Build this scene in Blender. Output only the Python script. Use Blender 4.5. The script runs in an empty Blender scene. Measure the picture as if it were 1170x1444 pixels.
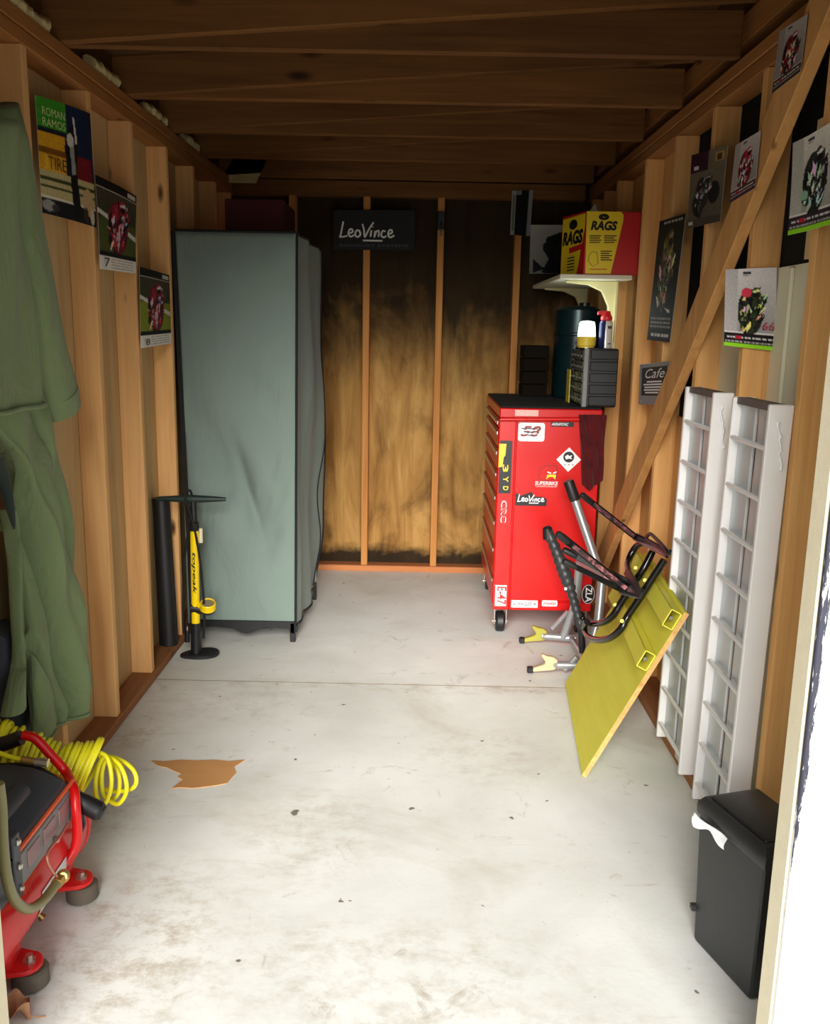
import bpy, bmesh, math, random
import numpy as np
from mathutils import Vector, Matrix
random.seed(7)
S = bpy.context.scene
COL = S.collection

# ------------------------------------------------------------------ camera
YAW, PITCH, ROLL, FPX, CX, CH = -0.00408781, 0.19892730, 0.01928320, 1273.504, 0.09296, 1.533776
_f = Vector((math.sin(YAW)*math.cos(PITCH), math.cos(YAW)*math.cos(PITCH), -math.sin(PITCH)))
_r = Vector((math.cos(YAW), -math.sin(YAW), 0)); _d = _f.cross(_r)
_r = math.cos(ROLL)*_r - math.sin(ROLL)*_d; _d = _f.cross(_r)
CAM = Vector((CX, 0, CH))
cd = bpy.data.cameras.new('camera'); cam = bpy.data.objects.new('camera', cd); COL.objects.link(cam)
M = Matrix((( _r.x, -_d.x, -_f.x, CX), (_r.y, -_d.y, -_f.y, 0), (_r.z, -_d.z, -_f.z, CH), (0, 0, 0, 1)))
cam.matrix_world = M
cd.sensor_fit = 'HORIZONTAL'; cd.sensor_width = 36; cd.lens = FPX/1170*36; cd.clip_start = .05
S.camera = cam

# ------------------------------------------------------------------ world, sun, exposure
w = bpy.data.worlds.new('overcast_sky'); S.world = w; w.use_nodes = True
bg = w.node_tree.nodes['Background']
bg.inputs[0].default_value = (.93, .97, 1.0, 1); bg.inputs[1].default_value = .76
sd = bpy.data.lights.new('hazy_sun', 'SUN'); sd.energy = 6.3; sd.angle = math.radians(38); sd.color = (1, .97, .92)
sun = bpy.data.objects.new('hazy_sun', sd); COL.objects.link(sun)
el, az = math.radians(19), math.radians(3)
dirv = Vector((math.sin(az)*math.cos(el), math.cos(el)*math.cos(az), -math.sin(el)))
sun.rotation_euler = dirv.to_track_quat('-Z', 'Y').to_euler(); sun.location = (0, -6, 5)
vs = S.view_settings
vs.view_transform = 'Standard'; vs.look = 'None'; vs.gamma = 1; vs.use_curve_mapping = False
vs.exposure = 0.5
try:
    S.cycles.use_denoising = True
    S.cycles.max_bounces = 8; S.cycles.diffuse_bounces = 4
except Exception: pass

# ------------------------------------------------------------------ geometry helpers
def at(u, v, axis, val):
    d = _f + _r*((u-585)/FPX) + _d*((v-722)/FPX)
    i = 'xyz'.index(axis)
    return CAM + d*((val-CAM[i])/d[i])
def atp(u, v, p, n):
    d = _f + _r*((u-585)/FPX) + _d*((v-722)/FPX)
    return CAM + d*((Vector(p)-CAM).dot(n)/d.dot(n))
V = lambda *a: Vector(a)

class MB:
    def __init__(s): s.v = []; s.f = []
    def add(s, vs, fs):
        o = len(s.v); s.v += [tuple(p) for p in vs]; s.f += [tuple(i+o for i in f) for f in fs]; return s
    def hexa(s, p):
        return s.add(p, [(0,3,2,1),(4,5,6,7),(0,1,5,4),(1,2,6,5),(2,3,7,6),(3,0,4,7)])
    def box(s, x0, x1, y0, y1, z0, z1):
        return s.hexa([(x0,y0,z0),(x1,y0,z0),(x1,y1,z0),(x0,y1,z0),(x0,y0,z1),(x1,y0,z1),(x1,y1,z1),(x0,y1,z1)])
    def slab(s, a, b, c, d, t):
        "quad abcd thickened by vector t"
        t = Vector(t); q = [Vector(k) for k in (a,b,c,d)]
        return s.hexa(q+[k+t for k in q])
    def bar(s, a, b, up, wd, ht):
        a, b = Vector(a), Vector(b); d = (b-a).normalized(); up = Vector(up)
        sd_ = d.cross(up).normalized(); up = sd_.cross(d).normalized()
        x, y = sd_*wd/2, up*ht/2
        return s.hexa([a-x-y, a+x-y, a+x+y, a-x+y, b-x-y, b+x-y, b+x+y, b-x+y])
    def tube(s, pts, r, seg=10, closed=False, caps=True, sub=0):
        pts = [Vector(p) for p in pts]
        n0 = len(pts); rr = list(r) if hasattr(r, '__len__') else [r]*n0
        if sub:
            P, R_ = [], []
            rng = range(n0 if closed else n0-1)
            for i in rng:
                p1, p2 = pts[i], pts[(i+1) % n0]
                p0 = pts[(i-1) % n0] if (closed or i > 0) else p1*2-p2
                p3 = pts[(i+2) % n0] if (closed or i+2 < n0) else p2*2-p1
                for k in range(sub):
                    t = k/sub
                    P.append(.5*((2*p1)+(p2-p0)*t+(2*p0-5*p1+4*p2-p3)*t*t+(3*p1-p0-3*p2+p3)*t**3))
                    R_.append(rr[i]*(1-t)+rr[(i+1) % n0]*t)
            if not closed: P.append(pts[-1]); R_.append(rr[-1])
            pts, rr = P, R_
        n = len(pts); up = None; rings = []
        for i, p in enumerate(pts):
            if closed: t = pts[(i+1) % n]-pts[i-1]
            else: t = pts[min(i+1, n-1)]-pts[max(i-1, 0)]
            t = t.normalized() if t.length > 1e-9 else V(0,0,1)
            if up is None:
                up = t.orthogonal().normalized()
            else:
                up = (up-t*up.dot(t)); up = up.normalized() if up.length > 1e-6 else t.orthogonal().normalized()
            b = t.cross(up)
            rings.append([p+(up*math.cos(2*math.pi*k/seg)+b*math.sin(2*math.pi*k/seg))*rr[i] for k in range(seg)])
        vs = [q for rg in rings for q in rg]; fs = []
        for i in range(n if closed else n-1):
            j = (i+1) % n
            for k in range(seg):
                l = (k+1) % seg
                fs.append((i*seg+k, i*seg+l, j*seg+l, j*seg+k))
        if caps and not closed:
            fs.append(tuple(range(seg-1, -1, -1))); fs.append(tuple((n-1)*seg+k for k in range(seg)))
        return s.add(vs, fs)
    def lathe(s, prof, o, ax=(0,0,1), seg=24, xdir=None):
        ax = Vector(ax).normalized(); x = Vector(xdir) if xdir else ax.orthogonal().normalized(); y = ax.cross(x); o = Vector(o)
        vs, fs = [], []
        for r, h in prof:
            for k in range(seg):
                a = 2*math.pi*k/seg; vs.append(o+ax*h+(x*math.cos(a)+y*math.sin(a))*max(r, 1e-4))
        n = len(prof)
        for i in range(n-1):
            for k in range(seg):
                l = (k+1) % seg; fs.append((i*seg+k, i*seg+l, (i+1)*seg+l, (i+1)*seg+k))
        fs.append(tuple(range(seg-1, -1, -1))); fs.append(tuple((n-1)*seg+k for k in range(seg)))
        return s.add(vs, fs)
    def prism(s, poly, o, x, y, t):
        "2-D polygon in frame o,x,y extruded by vector t"
        o, x, y, t = Vector(o), Vector(x), Vector(y), Vector(t)
        a = [o+x*p[0]+y*p[1] for p in poly]; n = len(a)
        return s.add(a+[p+t for p in a], [tuple(range(n-1, -1, -1)), tuple(range(n, 2*n))]+[(i, (i+1) % n, n+(i+1) % n, n+i) for i in range(n)])
    def grid(s, nu, nv, fn, thick=None):
        vs = [Vector(fn(i/nu, j/nv)) for j in range(nv+1) for i in range(nu+1)]
        W = nu+1; fs = [(j*W+i, j*W+i+1, (j+1)*W+i+1, (j+1)*W+i) for j in range(nv) for i in range(nu)]
        if thick is None: return s.add(vs, fs)
        t = Vector(thick); n = len(vs)
        fs2 = [tuple(q+n for q in reversed(f)) for f in fs]
        rim = [i for i in range(W)]+[j*W+nu for j in range(1, nv+1)]+[nv*W+i for i in range(nu-1, -1, -1)]+[j*W for j in range(nv-1, 0, -1)]
        sd_ = [(rim[(k+1) % len(rim)], rim[k], rim[k]+n, rim[(k+1) % len(rim)]+n) for k in range(len(rim))]
        return s.add(vs+[q+t for q in vs], fs+fs2+sd_)
    def loft(s, rings, caps=True):
        n = len(rings[0]); vs = [p for r in rings for p in r]; fs = []
        for i in range(len(rings)-1):
            for k in range(n):
                l = (k+1) % n; fs.append((i*n+k, i*n+l, (i+1)*n+l, (i+1)*n+k))
        if caps: fs += [tuple(range(n-1, -1, -1)), tuple((len(rings)-1)*n+k for k in range(n))]
        return s.add(vs, fs)
    def build(s, name, mat, parent=None, bevel=0, smooth=.6, base=None, segs=1):
        me = bpy.data.meshes.new(name)
        if parent is not None:
            off = Vector((0,0,0)); q = parent
            while q is not None: off += Vector(q.location); q = q.parent
        elif base is not None: off = Vector(base)
        else:
            a = np.array(s.v); mn, mx = a.min(0), a.max(0); off = Vector(((mn[0]+mx[0])/2, (mn[1]+mx[1])/2, mn[2]))
        me.from_pydata([tuple(Vector(p)-off) for p in s.v], [], s.f)
        bm = bmesh.new(); bm.from_mesh(me)
        bmesh.ops.recalc_face_normals(bm, faces=bm.faces)
        if bevel:
            es = [e for e in bm.edges if len(e.link_faces) == 2 and e.calc_face_angle(0) > .6]
            bmesh.ops.bevel(bm, geom=es, offset=bevel, segments=segs, affect='EDGES', profile=.6, clamp_overlap=True)
        bm.to_mesh(me); bm.free()
        if smooth:
            me.polygons.foreach_set('use_smooth', [True]*len(me.polygons)); me.set_sharp_from_angle(angle=smooth)
        me.materials.append(mat)
        o = bpy.data.objects.new(name, me); COL.objects.link(o)
        if parent is not None: o.parent = parent
        else: o.location = off
        return o

def thing(name, label, cat, loc, group=None):
    o = bpy.data.objects.new(name, None); COL.objects.link(o); o.location = loc; o.empty_display_size = .1
    return tag(o, label, cat, group)
def tag(o, label, cat=None, group=None, kind=None):
    o['label'] = label
    if cat: o['category'] = cat
    if group: o['group'] = group
    if kind: o['kind'] = kind
    return o

# ------------------------------------------------------------------ materials
def lin(c):
    c = [k/255 for k in c]
    return tuple(k/12.92 if k <= .04045 else ((k+.055)/1.055)**2.4 for k in c)
class NT:
    def __init__(s, name):
        s.m = bpy.data.materials.new(name); s.m.use_nodes = True; s.t = s.m.node_tree; s.b = s.t.nodes['Principled BSDF']
    def n(s, typ, **kw):
        q = s.t.nodes.new(typ)
        for k, v in kw.items():
            if k[0] == 'i' and k[1:].isdigit(): s.put(q.inputs[int(k[1:])], v)
            else: setattr(q, k, v)
        return q
    def put(s, sock, v):
        if isinstance(v, bpy.types.NodeSocket): s.t.links.new(v, sock)
        else:
            if hasattr(sock.default_value, '__len__') and len(sock.default_value) == 4 and len(v) == 3: v = (*v, 1)
            sock.default_value = v
    def coord(s, scale=(1,1,1), loc=None):
        tc = s.n('ShaderNodeTexCoord'); mp = s.n('ShaderNodeMapping'); s.t.links.new(tc.outputs['Object'], mp.inputs[0])
        mp.inputs['Scale'].default_value = scale
        if loc: mp.inputs['Location'].default_value = loc
        return mp.outputs[0]
    def noise(s, vec, scale=5, detail=4, rough=.55, dist=0, w=None):
        q = s.n('ShaderNodeTexNoise'); s.put(q.inputs['Vector'], vec) if vec else None
        if w is not None: q.noise_dimensions = '4D'; s.put(q.inputs['W'], w)
        q.inputs['Scale'].default_value = scale; q.inputs['Detail'].default_value = detail
        q.inputs['Roughness'].default_value = rough; q.inputs['Distortion'].default_value = dist
        return q.outputs['Fac']
    def ramp(s, fac, *st):
        q = s.n('ShaderNodeValToRGB'); s.put(q.inputs[0], fac); e = q.color_ramp.elements
        while len(e) < len(st): e.new(.5)
        for k, (p, c) in enumerate(st):
            e[k].position = p; e[k].color = (*c, 1) if hasattr(c, '__len__') else (c, c, c, 1)
        return q.outputs[0]
    def mix(s, fac, a, b, mode='MIX'):
        q = s.n('ShaderNodeMix', data_type='RGBA', blend_type=mode); s.put(q.inputs[0], fac); s.put(q.inputs[6], a); s.put(q.inputs[7], b)
        return q.outputs[2]
    def math(s, op, a, b=0.):
        q = s.n('ShaderNodeMath', operation=op); s.put(q.inputs[0], a); s.put(q.inputs[1], b); return q.outputs[0]
    def bump(s, h, st=.3, d=.01):
        q = s.n('ShaderNodeBump'); q.inputs['Strength'].default_value = st; q.inputs['Distance'].default_value = d
        s.put(q.inputs['Height'], h); s.t.links.new(q.outputs[0], s.b.inputs['Normal'])
    def fin(s, col, rough=.6, metal=0, spec=.5):
        s.put(s.b.inputs['Base Color'], col); s.put(s.b.inputs['Roughness'], rough); s.put(s.b.inputs['Metallic'], metal)
        s.b.inputs['Specular IOR Level'].default_value = spec
        return s.m

def pm(name, rgb, rough=.5, metal=0, var=.12, scale=12, bump=0, spec=.5, alpha=1):
    t = NT(name); c = lin(rgb); v = t.coord()
    f = t.noise(v, scale, 4)
    col = t.mix(f, tuple(k*(1-var) for k in c), tuple(min(1, k*(1+var)) for k in c))
    rg = t.math('MULTIPLY_ADD', f, .16)
    rg.node.inputs[2].default_value = max(0, rough-.08)
    if bump: t.bump(t.noise(v, scale*6, 3), bump, .004)
    return t.fin(col, rg, metal, spec)

def wood(name, light, dark, axis='z', knots=.10, rough=.8, kcol=(84, 46, 20), streak=1., wear=None):
    t = NT(name); rnd = t.n('ShaderNodeObjectInfo').outputs['Random']
    a, b = 26*streak, 1.3
    sc = {'z': (a, a, b), 'x': (b, a, a), 'y': (a, b, a)}[axis]
    v = t.coord(sc); vk = t.coord({'z': (5, 5, 1.7), 'x': (1.7, 5, 5), 'y': (5, 1.7, 5)}[axis])
    w_ = t.math('MULTIPLY', rnd, 37.)
    g = t.noise(v, 1.0, 5, .6, 1.2, w_)
    col = t.ramp(g, (.3, lin(dark)), (.7, lin(light)))
    big = t.noise(t.coord({'z': (4, 4, .8), 'x': (.8, 4, 4), 'y': (4, .8, 4)}[axis]), 1., 3, .5, .4, w_)
    col = t.mix(t.ramp(big, (.3, .0), (.75, .55)), col, lin([min(255, k*1.06+6) for k in light]))
    # every board has a slightly different tone
    tone = t.math('MULTIPLY_ADD', rnd, .22); tone.node.inputs[2].default_value = .88
    hs = t.n('ShaderNodeHueSaturation'); t.put(hs.inputs['Color'], col); t.put(hs.inputs['Value'], tone); col = hs.outputs[0]
    vo = t.n('ShaderNodeTexVoronoi', voronoi_dimensions='4D'); t.put(vo.inputs['Vector'], vk); t.put(vo.inputs['W'], w_); vo.inputs['Scale'].default_value = 1.9
    k = t.ramp(vo.outputs['Distance'], (knots*.6, 1.), (knots, .75), (knots*1.7, .0))
    col = t.mix(k, col, lin(kcol))
    if wear:
        wn = t.noise(t.coord((7, 7, 7)), 1., 5, .65, .3, w_)
        col = t.mix(t.ramp(wn, (.58, 0.), (.72, .75)), col, lin(wear))
    t.bump(g, .25, .003)
    return t.fin(col, rough, 0, .25)

W_L = wood('pine_upright', (232, 184, 124), (210, 152, 92), 'z')
W_R = wood('pine_upright_amber', (228, 176, 112), (198, 142, 80), 'z', knots=.12)
W_Y = wood('pine_along_wall', (158, 106, 56), (122, 78, 38), 'y')
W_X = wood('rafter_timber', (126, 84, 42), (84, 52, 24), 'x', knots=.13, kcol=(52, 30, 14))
W_B = wood('back_stud_pine', (190, 132, 72), (160, 102, 50), 'z', knots=.12)
W_SOLE = wood('red_brown_sole_plate', (166, 114, 74), (126, 80, 48), 'y', knots=.05, wear=(96, 58, 34))
W_SOLEX = wood('orange_sole_plate', (204, 134, 84), (170, 100, 56), 'x', knots=.05)
W_SHEATH = wood('pale_sheathing', (206, 178, 130), (182, 148, 100), 'z', knots=.02, streak=.6)
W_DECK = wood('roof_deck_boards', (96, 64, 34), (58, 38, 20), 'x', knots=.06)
W_BR = wood('brace_timber', (212, 160, 98), (178, 124, 68), 'z', knots=.10, streak=.6)
FELT = pm('black_felt_paper', (20, 20, 20), .9, 0, .3, 20, .2, .2)

def back_ply():
    t = NT('stained_plywood')
    v = t.coord((9, 9, 1.1)); g = t.noise(v, 1.3, 6, .6, .8)
    col = t.ramp(g, (.28, lin((128, 88, 40))), (.52, lin((172, 130, 72))), (.75, lin((196, 156, 94))))
    v2 = t.coord((2.6, 2.6, 1.5), (1.3, 0, .4)); m = t.noise(v2, 1.2, 6, .62, .9)
    col = t.mix(t.ramp(m, (.50, 0.), (.70, .75)), col, lin((84, 56, 26)))
    v4 = t.coord((14, 14, .9), (3, 0, 0)); st = t.noise(v4, 1., 3, .6, .5)
    col = t.mix(t.ramp(st, (.6, 0.), (.72, .55)), col, lin((122, 66, 22)))
    # black mould blooms along the damp bottom edge
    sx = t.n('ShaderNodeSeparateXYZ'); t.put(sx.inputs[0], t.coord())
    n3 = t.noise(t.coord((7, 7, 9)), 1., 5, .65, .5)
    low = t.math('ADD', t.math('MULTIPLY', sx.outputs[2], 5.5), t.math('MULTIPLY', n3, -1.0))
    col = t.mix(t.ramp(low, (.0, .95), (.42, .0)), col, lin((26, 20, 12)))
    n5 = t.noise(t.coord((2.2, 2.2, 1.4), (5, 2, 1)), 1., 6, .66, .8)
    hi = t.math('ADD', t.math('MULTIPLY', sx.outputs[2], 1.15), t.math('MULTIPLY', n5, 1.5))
    col = t.mix(t.ramp(t.math('SUBTRACT', hi, 1.75), (.30, .0), (1.0, .95)), col, lin((30, 22, 10)))  # shade of the upper wall painted into the wood colour, with blotchy edges
    t.bump(g, .3, .003)
    return t.fin(col, .85, 0, .2)
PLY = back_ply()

def concrete():
    t = NT('worn_concrete'); v = t.coord()
    a = t.noise(v, 1.6, 8, .62, .3); col = t.ramp(a, (.3, lin((212, 213, 206))), (.7, lin((236, 237, 232))))
    b = t.noise(t.coord((1, 1.2, 1), (4, 1, 0)), 1.35, 9, .7, .7)
    col = t.mix(t.ramp(b, (.54, 0.), (.66, .22), (.80, .5)), col, lin((178, 156, 124)))
    c = t.noise(t.coord((1, 1, 1), (9, 3, 0)), 5.5, 8, .75, 1.2)
    col = t.mix(t.ramp(c, (.60, 0.), (.70, .5)), col, lin((158, 138, 110)))
    d = t.noise(t.coord((1, 1, 1), (2, 8, 0)), 26, 4, .6)
    col = t.mix(t.ramp(d, (.70, 0.), (.76, .75)), col, lin((104, 92, 72)))
    e = t.noise(t.coord((2.5, 14, 1), (1, 2, 0)), 1.2, 5, .6, .4)
    col = t.mix(t.ramp(e, (.62, 0.), (.75, .25)), col, lin((170, 158, 136)))
    for k, (sx_, sy_, rx_, ry_, am) in enumerate(((-.62, 2.02, .22, .30, .85), (.02, 1.95, .42, .16, .5), (.28, 1.72, .5, .10, .55), (-.22, 2.55, .2, .25, .45), (-.86, 2.62, .12, .10, .8), (-.95, 3.2, .09, .10, .8), (.30, 3.72, .5, .045, .7), (-.55, 3.74, .45, .04, .4), (.35, 3.1, .22, .2, .4), (-.7, 3.55, .3, .2, .4))):
        g_ = t.n('ShaderNodeTexGradient', gradient_type='SPHERICAL'); t.put(g_.inputs[0], t.coord((1/rx_/1.6, 1/ry_/1.6, 1), (-sx_/rx_/1.6, -sy_/ry_/1.6, 0)))
        nn = t.noise(t.coord((1, 1.3, 1), (k*3.1, k, 0)), 9, 5, .78, .1)
        m_ = t.math('MULTIPLY', t.ramp(g_.outputs[1], (.0, 0.), (.6, 1.)), t.ramp(nn, (.46, 0.), (.70, .8)))
        col = t.mix(t.math('MULTIPLY', m_, am), col, lin((158, 134, 98)))
    sp = t.noise(t.coord((1, 1, 1), (7, 7, 0)), 16, 2, .5); col = t.mix(t.ramp(sp, (.735, 0.), (.75, .8)), col, lin((84, 70, 50)))
    t.bump(t.noise(v, 60, 5), .18, .002)
    return t.fin(col, t.ramp(a, (.3, .55), (.7, .75)), 0, .35)
CONC = concrete()

WHITE = pm('white_paint', (238, 238, 236), .5)
CREAM = pm('cream_paint', (226, 216, 186), .6, 0, .1, 30, .15)
SIDING = pm('cream_siding', (222, 216, 188), .55, 0, .06, 6)
BLACKP = pm('black_plastic', (24, 25, 27), .38, 0, .2, 10)
BLACKG = pm('black_gloss_paint', (12, 12, 14), .18, 0, .2, 14)
BLACKM = pm('black_mat', (14, 14, 15), .8, 0, .3, 30, .2)
RUBBER = pm('black_rubber', (22, 22, 24), .45, 0, .15, 8)
RED = pm('red_enamel', (208, 16, 16), .3, 0, .05, 4)
REDTANK = pm('red_tank_paint', (212, 36, 36), .28, 0, .08, 5)
CHROME = pm('brushed_chrome', (196, 190, 180), .3, .9, .06, 20)
SILVER = pm('silver_paint', (176, 178, 180), .32, .65, .08, 18)
ALU = pm('aluminium_plate', (196, 200, 202), .38, .35, .08, 6)
ALUW = pm('aluminium_rail', (232, 230, 228), .4, .12, .05, 6)
BRASS = pm('brass', (196, 158, 90), .32, .85, .12, 30)
YHOSE = pm('yellow_hose', (240, 232, 40), .35, 0, .06, 20)
YPUMP = pm('yellow_barrel', (250, 214, 10), .3, 0, .04, 8)
LIME = wood('lime_painted_board', (232, 224, 84), (214, 205, 66), 'y', knots=.02, rough=.6, streak=.5, kcol=(176, 166, 50))
LIMEM = pm('lime_painted_steel', (226, 218, 78), .5, 0, .08, 10)
PLYEDGE = wood('plywood_edge', (214, 172, 108), (160, 112, 58), 'y', knots=.0)
DGREY = pm('dark_grey_plastic', (62, 66, 74), .45, 0, .12, 10)
MGREY = pm('mid_grey_panel', (128, 128, 126), .5, .1, .1, 14)
ORANGE = pm('orange_trim', (232, 96, 56), .45)
FOAM = pm('pale_foam', (206, 192, 140), .9, 0, .2, 40, .5)
PAPER = pm('white_paper', (240, 240, 238), .7, 0, .03)
TAN = wood('tan_scrap', (200, 150, 96), (180, 126, 74), 'x', knots=0, streak=.4)
def worn():
    t = NT('worn_pinkish_paint'); f = t.noise(t.coord((1, 1, 1)), 42, 6, .7, .6)
    return t.fin(t.ramp(f, (.44, lin((16, 13, 14))), (.52, lin((96, 48, 54))), (.66, lin((170, 110, 114)))), .5)
MAROON = worn()
TEAL = pm('teal_enamel', (8, 38, 42), .3, .3, .1, 5)

def fabric(name, rgb, fold=2.5, rough=.85, var=.12, weave=260, crumple=0):
    t = NT(name); c = lin(rgb); v = t.coord()
    f = t.noise(v, fold, 5, .55, .6)
    col = t.mix(f, tuple(k*(1-var) for k in c), tuple(min(1, k*(1+var)) for k in c))
    h = t.noise(v, weave, 2)
    if crumple: h = t.math('ADD', t.math('MULTIPLY', h, .02), t.noise(t.coord((1, 1, .45)), crumple, 4, .5, 1.4))
    t.bump(h, .55 if crumple else .15, .05 if crumple else .001)
    t.b.inputs['Sheen Weight'].default_value = .1
    return t.fin(col, rough, 0, .25)
F_WARD = fabric('grey_green_fabric', (120, 136, 128), 3, crumple=3.2)
F_COAT = fabric('olive_canvas', (118, 134, 94), 4, crumple=6)
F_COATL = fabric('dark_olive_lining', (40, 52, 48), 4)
F_GREY = fabric('charcoal_cloth', (62, 64, 72), 9, .95, .35)
F_MAR = fabric('maroon_cloth', (84, 18, 22), 11, .95, .95)

def printed(name='printed_paper', rough=.65):
    t = NT(name); a = t.n('ShaderNodeAttribute', attribute_name='print')
    return t.fin(a.outputs['Color'], rough, 0, .15)
PRINT = printed()

# ------------------------------------------------------------------ lettering
def text_mb(txt, o, x, y, wd, ht=None, off=0., shear=0., depth=.0008, align='C', fit=True):
    cu = bpy.data.curves.new('t', 'FONT'); cu.body = txt; cu.size = 1; cu.shear = shear; cu.offset = off; cu.resolution_u = 3; cu.fill_mode = 'FRONT'
    ob = bpy.data.objects.new('t', cu); me = bpy.data.meshes.new_from_object(ob)
    vs = [tuple(v.co) for v in me.vertices]; fs = [tuple(p.vertices) for p in me.polygons]
    bpy.data.objects.remove(ob); bpy.data.curves.remove(cu); bpy.data.meshes.remove(me)
    a = np.array(vs); mn, mx = a.min(0), a.max(0); sz = mx-mn
    sx = wd/sz[0]; sy = (ht/sz[1]) if ht else sx
    o, x, y = Vector(o), Vector(x).normalized(), Vector(y).normalized()
    return MB().add([o+x*((p[0]-(mn[0]+mx[0])/2)*sx)+y*((p[1]-(mn[1]+mx[1])/2)*sy) for p in vs], fs)
def textp(name, txt, o, x, y, wd, ht, mat, parent, **k):
    return text_mb(txt, o, x, y, wd, ht, **k).build(name, mat, parent, smooth=0)
def leovince(o, x, y, wd, r=.055):
    "brush-script word mark drawn as strokes, unit height 1"
    st = [[(.28,1.),(.2,.6),(.1,.1),(.05,0),(.3,.02),(.55,.08)],
          [(.62,.22),(.9,.34),(.86,.5),(.7,.48),(.62,.2),(.78,.03),(1.0,.14)],
          [(1.32,.46),(1.14,.4),(1.08,.14),(1.24,.02),(1.42,.18),(1.34,.46)],
          [(1.55,.86),(1.66,.5),(1.72,.02),(1.98,.5),(2.3,.98)],
          [(2.16,.46),(2.1,.04)],[(2.24,.66),(2.25,.7)],
          [(2.42,.44),(2.36,.02),(2.5,.38),(2.66,.42),(2.64,.04)],
          [(3.1,.4),(2.92,.44),(2.82,.16),(2.98,.02),(3.16,.12)],
          [(3.28,.22),(3.54,.34),(3.5,.5),(3.34,.46),(3.28,.2),(3.42,.03),(3.7,.16)],
          [(1.6,-.2),(2.9,-.2)]]
    m = MB()
    for s_ in st: m.tube([(a, b, 0) for a, b in s_], r, 6, sub=4)
    s = wd/3.7; o, x, y = Vector(o), Vector(x).normalized(), Vector(y).normalized(); n = x.cross(y)
    m.v = [tuple(o+x*((p[0]-1.85)*s)+y*((p[1]-.4)*s)+n*(p[2]*s*.12)) for p in m.v]
    return m

# ------------------------------------------------------------------ painter for printed sheets
class Art:
    def __init__(s, W, H, bg):
        s.W, s.H = W, H; s.a = np.zeros((H, W, 3)); s.a[:] = bg
        s.Y, s.X = np.mgrid[0:H, 0:W]; s.X = s.X/(W-1); s.Y = s.Y/(H-1); s.rng = np.random.default_rng(W*H+int(sum(bg)))
    def grad(s, y0, y1, c0, c1):
        m = (s.Y >= y0) & (s.Y <= y1); t = ((s.Y-y0)/(y1-y0))[..., None]; g = np.array(c0)*(1-t)+np.array(c1)*t; s.a[m] = g[m]; return s
    def rect(s, x0, y0, x1, y1, c): s.a[(s.X >= x0) & (s.X <= x1) & (s.Y >= y0) & (s.Y <= y1)] = c; return s
    def ell(s, cx, cy, rx, ry, c, ring=0, rot=0):
        dx, dy = s.X-cx, (s.Y-cy); cr, sr = math.cos(rot), math.sin(rot)
        q = ((dx*cr+dy*sr)/rx)**2+((-dx*sr+dy*cr)/ry)**2; m = q <= 1
        if ring: m &= q >= ring
        s.a[m] = c; return s
    def poly(s, pts, c):
        m = np.zeros(s.X.shape, bool); n = len(pts)
        for i in range(n):
            (x0, y0), (x1, y1) = pts[i], pts[(i+1) % n]
            if y0 == y1: continue
            cond = ((s.Y > y0) != (s.Y > y1)) & (s.X < (x1-x0)*(s.Y-y0)/(y1-y0)+x0); m ^= cond
        s.a[m] = c; return s
    def dashes(s, y, x0, x1, h, c, n=8):
        x = x0
        while x < x1:
            l = s.rng.uniform(.4, 1.3)*(x1-x0)/n
            s.rect(x, y, min(x1, x+l*.75), y+h, c); x += l
        return s
    def noise(s, k): s.a += s.rng.normal(0, k, s.a.shape[:2])[..., None]; return s
    def rider(s, cx, cy, z, body, acc, dark=(18, 18, 20), lean=.25):
        "a leaning motorcycle and rider as a cluster of shards, the way a small print reads"
        L = lambda x, y: (cx+z*(x+lean*(-y)), cy+z*y*.8); r = s.rng
        s.ell(*L(.05, .62), z*.22, z*.46, dark, rot=-lean*.6); s.ell(*L(.05, .62), z*.09, z*.3, (70, 70, 72), rot=-lean*.6)
        s.ell(*L(-.05, .0), z*.52, z*.62, tuple(int(k*.5+12) for k in body), rot=-lean)
        for k in range(95):
            t_ = r.uniform(0, 2*math.pi); q = r.uniform(0, 1)**.6; x0, y0 = math.cos(t_)*q*.56, math.sin(t_)*q*.72-.02
            h = r.uniform(.06, .24); w_ = r.uniform(.03, .10); a_ = r.uniform(-.6, .6)-(x0*.8)
            u = (math.sin(a_)*h, math.cos(a_)*h); v = (math.cos(a_)*w_, -math.sin(a_)*w_)
            c = [body, body, acc, acc, dark, dark, dark, (226, 224, 222), tuple(int(k*.6) for k in body)][r.integers(0, 9)]
            s.poly([L(x0-u[0], y0-u[1]), L(x0+v[0], y0+v[1]), L(x0+u[0], y0+u[1]), L(x0-v[0], y0-v[1])], tuple(int(min(255, max(0, k*r.uniform(.75, 1.15)))) for k in c))
        s.ell(*L(.02, -.62), z*.2, z*.17, tuple(int(k*.85) for k in body)); s.ell(*L(.03, -.57), z*.15, z*.07, dark); s.poly([L(-.14, -.7), L(.1, -.78), L(.18, -.68), L(-.1, -.64)], acc)
        return s

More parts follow.
